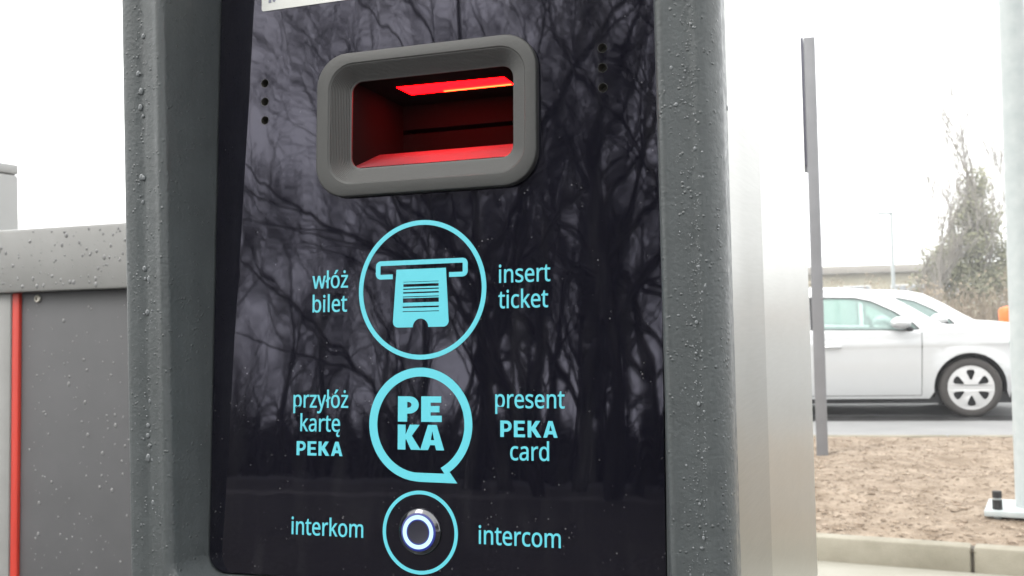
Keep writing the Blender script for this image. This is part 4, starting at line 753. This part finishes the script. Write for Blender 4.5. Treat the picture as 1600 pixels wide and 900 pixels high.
def glass_mat():
    m = bpy.data.materials.new('tinted_glass'); m.use_nodes = True; t = m.node_tree; t.nodes.clear()
    o = t.nodes.new('ShaderNodeOutputMaterial'); a = t.nodes.new('ShaderNodeBsdfTransparent'); a.inputs[0].default_value = (.84, .98, .93, 1)
    g = t.nodes.new('ShaderNodeBsdfGlossy'); g.inputs['Roughness'].default_value = .02; f = t.nodes.new('ShaderNodeFresnel'); f.inputs[0].default_value = 1.5
    s = t.nodes.new('ShaderNodeMixShader'); df = t.nodes.new('ShaderNodeBsdfDiffuse'); df.inputs[0].default_value = (.50, .66, .63, 1); md = t.nodes.new('ShaderNodeMixShader'); md.inputs[0].default_value = .38   # pale diffuse colour stands in for bright sky seen through the windows
    t.links.new(a.outputs[0], md.inputs[1]); t.links.new(df.outputs[0], md.inputs[2])
    t.links.new(f.outputs[0], s.inputs[0]); t.links.new(md.outputs[0], s.inputs[1]); t.links.new(g.outputs[0], s.inputs[2]); t.links.new(s.outputs[0], o.inputs[0])
    return m
M_GLASS = glass_mat()
M_SILVER = mat('silver_paint', (.57, .58, .585), .36, .45, Coat_Weight=.6, Coat_Roughness=.05)
M_WHITEPAINT = mat('white_paint', (.72, .73, .73), .35, 0, Coat_Weight=.5, Coat_Roughness=.05)
M_NAVY = mat('dark_blue_paint', (.02, .03, .05), .3, 0, Coat_Weight=.4, Coat_Roughness=.05)
M_TYRE = mat('tyre_rubber', (.042, .038, .036), .8)
M_RIM = mat('hubcap_silver', (.55, .55, .55), .35, .3)
M_TRIM = mat('black_trim', (.016, .016, .018), .5)
M_SEAT = mat('seat_fabric', (.26, .27, .27), .9)
CM = (M_GLASS, M_TYRE, M_RIM, M_TRIM, M_SEAT)
car1 = make_car('parked_car', 'silver hatchback parked side on beyond the mulch bed, nearest of the cars', 'car', 'cars parked on the road', M_SILVER, M_SILVER, CM)
CDIR = R(-13)
c, s = math.cos(CDIR), math.sin(CDIR)
off = Vector((-.845 * -s * -1, 0, 0))
near = Vector((4.867, 11.676, 0)); lat = Vector((-s, c, 0))
car1.location = near + lat * .80; car1.rotation_euler = (0, 0, CDIR)
car2 = make_car('parked_car', 'white car parked behind the silver hatchback, its sloping windscreen showing above the bonnet', 'car', 'cars parked on the road', M_WHITEPAINT, M_WHITEPAINT, CM)
car2.location = near + lat * 3.6 + Vector((c, s, 0)) * .80; car2.rotation_euler = (0, 0, CDIR); car2.scale = (1, 1, 1.0)

# ------------------------------------------------------------------ far background on the right
def wxy(px, Y): return ((px - 800) / 1704.87 * Y, Y)
bld = empty('low_building', (19.5, 64, 0), R(-8)); tag(bld, 'long low cream building with pale windows far behind the silver car', 'building')
bm = bmesh.new(); box(bm, -14, 14, 0, 8, 0, 3.1); obj('wall', bm, M_WALL, bld, 0)
bm = bmesh.new(); box(bm, -14.4, 14.4, -.5, 8.4, 3.1, 3.55, .03)
obj('roof', bm, M_ROOFING, bld)
for k in range(9):
    x = -12.4 + k * 3.0
    fr = bmesh.new(); box(fr, x, x + 1.9, -.06, -.003, 1.2, 2.4); wf = obj('window', fr, M_WHITEPAINT, bld, 0)
    for q in range(2):
        b = bmesh.new(); box(b, x + .10 + q * .88, x + .90 + q * .88, -.075, -.062, 1.28, 2.32); obj('pane', b, M_WINDOW, wf, 0)
lp = empty('street_lamp', (*wxy(1396, 40), 0)); tag(lp, 'thin pale street lamp far behind the silver car roof', 'street lamp')
bm = bmesh.new(); lathe(bm, [(.085, 0), (.07, 2), (.055, 4.6), (0, 4.62)], 16); obj('lamp_pole', bm, M_GALV, lp)
bm = bmesh.new(); box(bm, -.5, .06, -.07, .07, 4.55, 4.64, .02); obj('lamp_head', bm, M_GALV, lp)
ob = empty('orange_bin', (*wxy(1572, 17.0), 0)); tag(ob, 'small orange bin on a post beside the pale mast', 'litter bin')
bm = bmesh.new(); lathe(bm, [(.0, .80), (.10, .80), (.115, .83), (.13, 1.08), (.10, 1.13), (0, 1.16)], 20); obj('bin_body', bm, M_ORANGE, ob)
bm = bmesh.new(); lathe(bm, [(.03, 0), (.03, .82)], 10); obj('bin_post', bm, M_POST, ob)

# ------------------------------------------------------------------ trees
def grow(rng, hgt, r0, levels=4, spread=.55, lean=.06, wob=.10, kids=(5, 8), up=.25, first=.28, rmin=.006):
    """tapered limbs: returns (trunk_bm, crown_bm, twig_tips)"""
    tb, cb, tips = bmesh.new(), bmesh.new(), []
    def limb(p0, d, ln, r, lev):
        n = max(3, int(7 - lev)); pts = [p0]; rad = [r]; dd = d.copy()
        for k in range(n):
            dd = (dd + Vector((rng.gauss(0, wob), rng.gauss(0, wob), rng.gauss(0, wob * .5) + (up * .12 if lev else .02)))).normalized()
            pts.append(pts[-1] + dd * (ln / n)); rad.append(max(r * (1 - .80 * (k + 1) / n), rmin))
        tube(tb if lev == 0 else cb, pts, rad, (9, 6, 4, 3, 3)[lev], cap=lev < 2)
        if lev >= levels: tips.append(pts[-1]); return
        m_ = rng.randint(*kids)
        for k in range(m_):
            f = (first if lev == 0 else .22) + (1 - (first if lev == 0 else .22)) * (k + rng.random()) / m_
            i = min(int(f * n), n - 1); t = f * n - i
            p_ = pts[i].lerp(pts[i + 1], min(t, 1)); ax = (pts[i + 1] - pts[i]).normalized()
            ph = rng.uniform(0, 6.283); side = ax.orthogonal().normalized(); side.rotate(Matrix.Rotation(ph, 3, ax))
            nd = (ax * (1 - spread * .6) + side * spread * rng.uniform(.8, 1.4) + Vector((0, 0, up))).normalized()
            limb(p_, nd, ln * rng.uniform(.42, .62) * (1.05 - .35 * f), max(rad[i] * rng.uniform(.42, .66), rmin * 1.2), lev + 1)
    limb(Vector((0, 0, -.1)), Vector((rng.gauss(0, lean), rng.gauss(0, lean), 1)).normalized(), hgt, r0, 0)
    return tb, cb, tips
def make_tree(name, label, cat, group, seed, hgt, r0, m, **kw):
    rng = random.Random(seed); tb, cb, tips = grow(rng, hgt, r0, **kw)
    root = empty(name); tag(root, label, cat, group)
    obj('trunk', tb, m, root, 60); obj('crown', cb, m, root, 0)
    return root, tips
def leaves(name, centres, rad, count, size, m, parent, seed, zs=1.0):
    rng = random.Random(seed); bm = bmesh.new()
    for k in range(count):
        c_ = rng.choice(centres); d = Vector((rng.gauss(0, 1), rng.gauss(0, 1), rng.gauss(0, 1) * zs)) * rad * .5
        p_ = Vector(c_) + d; a = Vector((rng.gauss(0, 1), rng.gauss(0, 1), rng.gauss(0, 1))).normalized(); b = a.orthogonal(); sz = size * rng.uniform(.6, 1.4)
        a *= sz; b *= sz * .6
        bm.faces.new([bm.verts.new(p_ + q) for q in (a, b, -a, -b)])
    return obj(name, bm, m, parent, 0)

# the ivy-hung tree and shrubs seen beyond the cars
x_, y_ = wxy(1532, 42)
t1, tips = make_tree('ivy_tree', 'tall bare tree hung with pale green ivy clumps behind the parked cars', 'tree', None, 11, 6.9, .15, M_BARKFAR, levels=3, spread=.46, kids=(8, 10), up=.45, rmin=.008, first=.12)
t1.location = (x_, y_, 0)
rng = random.Random(4)
cen = []
for z, rr, n in ((1.6, .9, 10), (2.4, .9, 10), (3.2, .8, 9), (4.0, .65, 7), (4.7, .45, 5), (5.5, .22, 3), (6.1, .1, 1)):
    for k in range(n): a = rng.uniform(0, 6.28); q = rr * math.sqrt(rng.random()); cen.append((q * math.cos(a) * 1.7 - .35 * rr, q * math.sin(a), z + rng.gauss(0, .25)))
for q in ((-1.5, 0, 2.6), (-1.35, .3, 3.1), (-1.2, -.2, 2.0), (-1.7, 0, 1.7), (-2.2, 0, 1.9), (-2.5, .2, 1.4), (-1.9, 0, 2.9), (-1.1, 0, 3.6), (-.8, 0, 4.4), (1.0, 0, 3.0), (.9, .2, 2.2)): cen.append(q)
leaves('ivy', cen, .50, 13000, .060, M_IVY, t1, 6)
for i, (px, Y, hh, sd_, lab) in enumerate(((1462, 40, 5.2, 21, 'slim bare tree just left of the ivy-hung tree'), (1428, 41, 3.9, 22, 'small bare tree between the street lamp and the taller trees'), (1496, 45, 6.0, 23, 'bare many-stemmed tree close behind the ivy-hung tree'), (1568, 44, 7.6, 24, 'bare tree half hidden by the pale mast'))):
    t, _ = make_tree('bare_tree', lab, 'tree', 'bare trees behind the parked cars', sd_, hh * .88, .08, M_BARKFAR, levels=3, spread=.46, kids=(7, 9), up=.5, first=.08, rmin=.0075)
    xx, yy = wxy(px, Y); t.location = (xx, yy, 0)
rng = random.Random(8)
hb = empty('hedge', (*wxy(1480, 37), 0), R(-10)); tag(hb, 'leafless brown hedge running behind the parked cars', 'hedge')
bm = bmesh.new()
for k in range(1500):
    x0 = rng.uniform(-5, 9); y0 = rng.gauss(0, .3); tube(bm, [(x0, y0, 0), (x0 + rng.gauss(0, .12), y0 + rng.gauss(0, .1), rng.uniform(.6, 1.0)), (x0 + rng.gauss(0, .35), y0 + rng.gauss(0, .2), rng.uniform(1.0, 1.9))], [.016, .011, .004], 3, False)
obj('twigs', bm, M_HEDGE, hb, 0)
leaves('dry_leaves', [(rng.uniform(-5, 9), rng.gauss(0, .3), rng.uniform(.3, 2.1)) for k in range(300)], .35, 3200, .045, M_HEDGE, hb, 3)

# ------------------------------------------------------------------ the grove behind the viewer, mirrored in the panel
q = []
def pol(az, d): return (-math.sin(R(az)) * d, -math.cos(R(az)) * d)
sheet('verge', [pol(-40, 20), pol(110, 20), pol(110, 140), pol(-40, 140)], .02, M_GRASS)
sheet('footpath', [pol(0, 37), pol(90, 37), pol(90, 40.5), pol(0, 40.5)], .03, M_PATH)
LBL = 'bare winter tree of the grove mirrored in the glossy black panel'
protos = []
for i, (sd_, hh, r0, le) in enumerate(((31, 19, .26, .10), (32, 17, .22, .14), (33, 20, .29, .08), (34, 15, .17, .16), (35, 18, .22, .12))):
    t, _ = make_tree('grove_tree', LBL, 'tree', 'bare grove trees mirrored in the panel', sd_, hh, r0, M_BARK, levels=4, spread=.55, lean=le, wob=.13, kids=(6, 8), up=.22, first=.16)
    protos.append(t)
rng = random.Random(17)
spots = [(43.0, 33, 0), (41.2, 31, 1), (39.2, 28, 4), (37.4, 34, 0), (35.6, 27, 2), (34.2, 31, 1), (32.2, 29, 3), (30.0, 33, 4), (27.5, 30, 0), (24.5, 34, 2), (20.5, 31, 1),
         (44.8, 48, 1), (40.2, 46, 3), (36.4, 45, 4), (33.0, 47, 2), (48.2, 44, 3), (52.5, 47, 3), (55.8, 50, 1), (59.5, 46, 4), (64, 44, 0), (70, 42, 2), (50.8, 56, 0), (57.5, 62, 2), (47.6, 58, 4), (54, 60, 1), (46.2, 41, 4)]
used = set()
for az, d, k in spots:
    o = protos[k]
    if k in used: o = copy_tree(o)
    used.add(k)
    x, y = pol(az, d); o.location = (x, y, 0); o.rotation_euler = (0, 0, rng.uniform(0, 6.28)); s_ = rng.uniform(.92, 1.08) * (.66 if az > 45.5 else 1); o.scale = (s_, s_, s_)
wood = []
for i, (sd_, hh, r0) in enumerate(((51, 12, .15), (52, 14, .19), (53, 10, .13))):
    t, _ = make_tree('young_tree', 'slender bare tree in the dense wood mirrored behind the grove', 'tree', 'slender bare trees mirrored in the panel', sd_, hh, r0, M_BARK, levels=3, spread=.45, lean=.07, wob=.09, kids=(7, 10), up=.4, first=.12)
    wood.append(t)
for k in range(120):
    o = wood[k % 3] if k < 3 else copy_tree(wood[k % 3])
    az = rng.uniform(20, 68) if k % 4 else rng.uniform(-45, 20); x, y = pol(az, rng.uniform(38, 70) if k % 4 else rng.uniform(22, 45)); s_ = rng.uniform(.8, 1.15) * (.5 if az > 46 else 1)
    o.location = (x, y, 0); o.rotation_euler = (0, 0, rng.uniform(0, 6.28)); o.scale = (s_, s_, s_)
# undergrowth at the foot of the grove: one brushy mass
bm = bmesh.new()
for k in range(7000):
    az, d = rng.uniform(15, 75), rng.uniform(44, 68); x0, y0 = pol(az, d); h_ = rng.uniform(.8, 3.2) * (1.5 if k % 3 == 0 else 1)
    tube(bm, [(x0, y0, 0), (x0 + rng.gauss(0, .3), y0 + rng.gauss(0, .3), h_ * .6), (x0 + rng.gauss(0, .6), y0 + rng.gauss(0, .6), h_)], [.05, .035, .01], 3, False)
tag(obj('undergrowth', bm, M_BARK, None, 0), 'leafless brushwood at the foot of the mirrored grove', 'undergrowth', kind='stuff')

# ------------------------------------------------------------------ drizzle in the air
bm = bmesh.new(); box(bm, -95, 95, -95, 95, -1, 24)
hz_ = bpy.data.materials.new('drizzle_haze'); hz_.use_nodes = True; t_ = hz_.node_tree; t_.nodes.clear()
ho = t_.nodes.new('ShaderNodeOutputMaterial'); pv = t_.nodes.new('ShaderNodeVolumePrincipled'); pv.inputs['Color'].default_value = (.96, .97, 1, 1)
pv.inputs['Density'].default_value = .0026; pv.inputs['Anisotropy'].default_value = .2
t_.links.new(pv.outputs[0], ho.inputs['Volume'])
tag(obj('haze', bm, hz_, None, 0), kind='stuff')
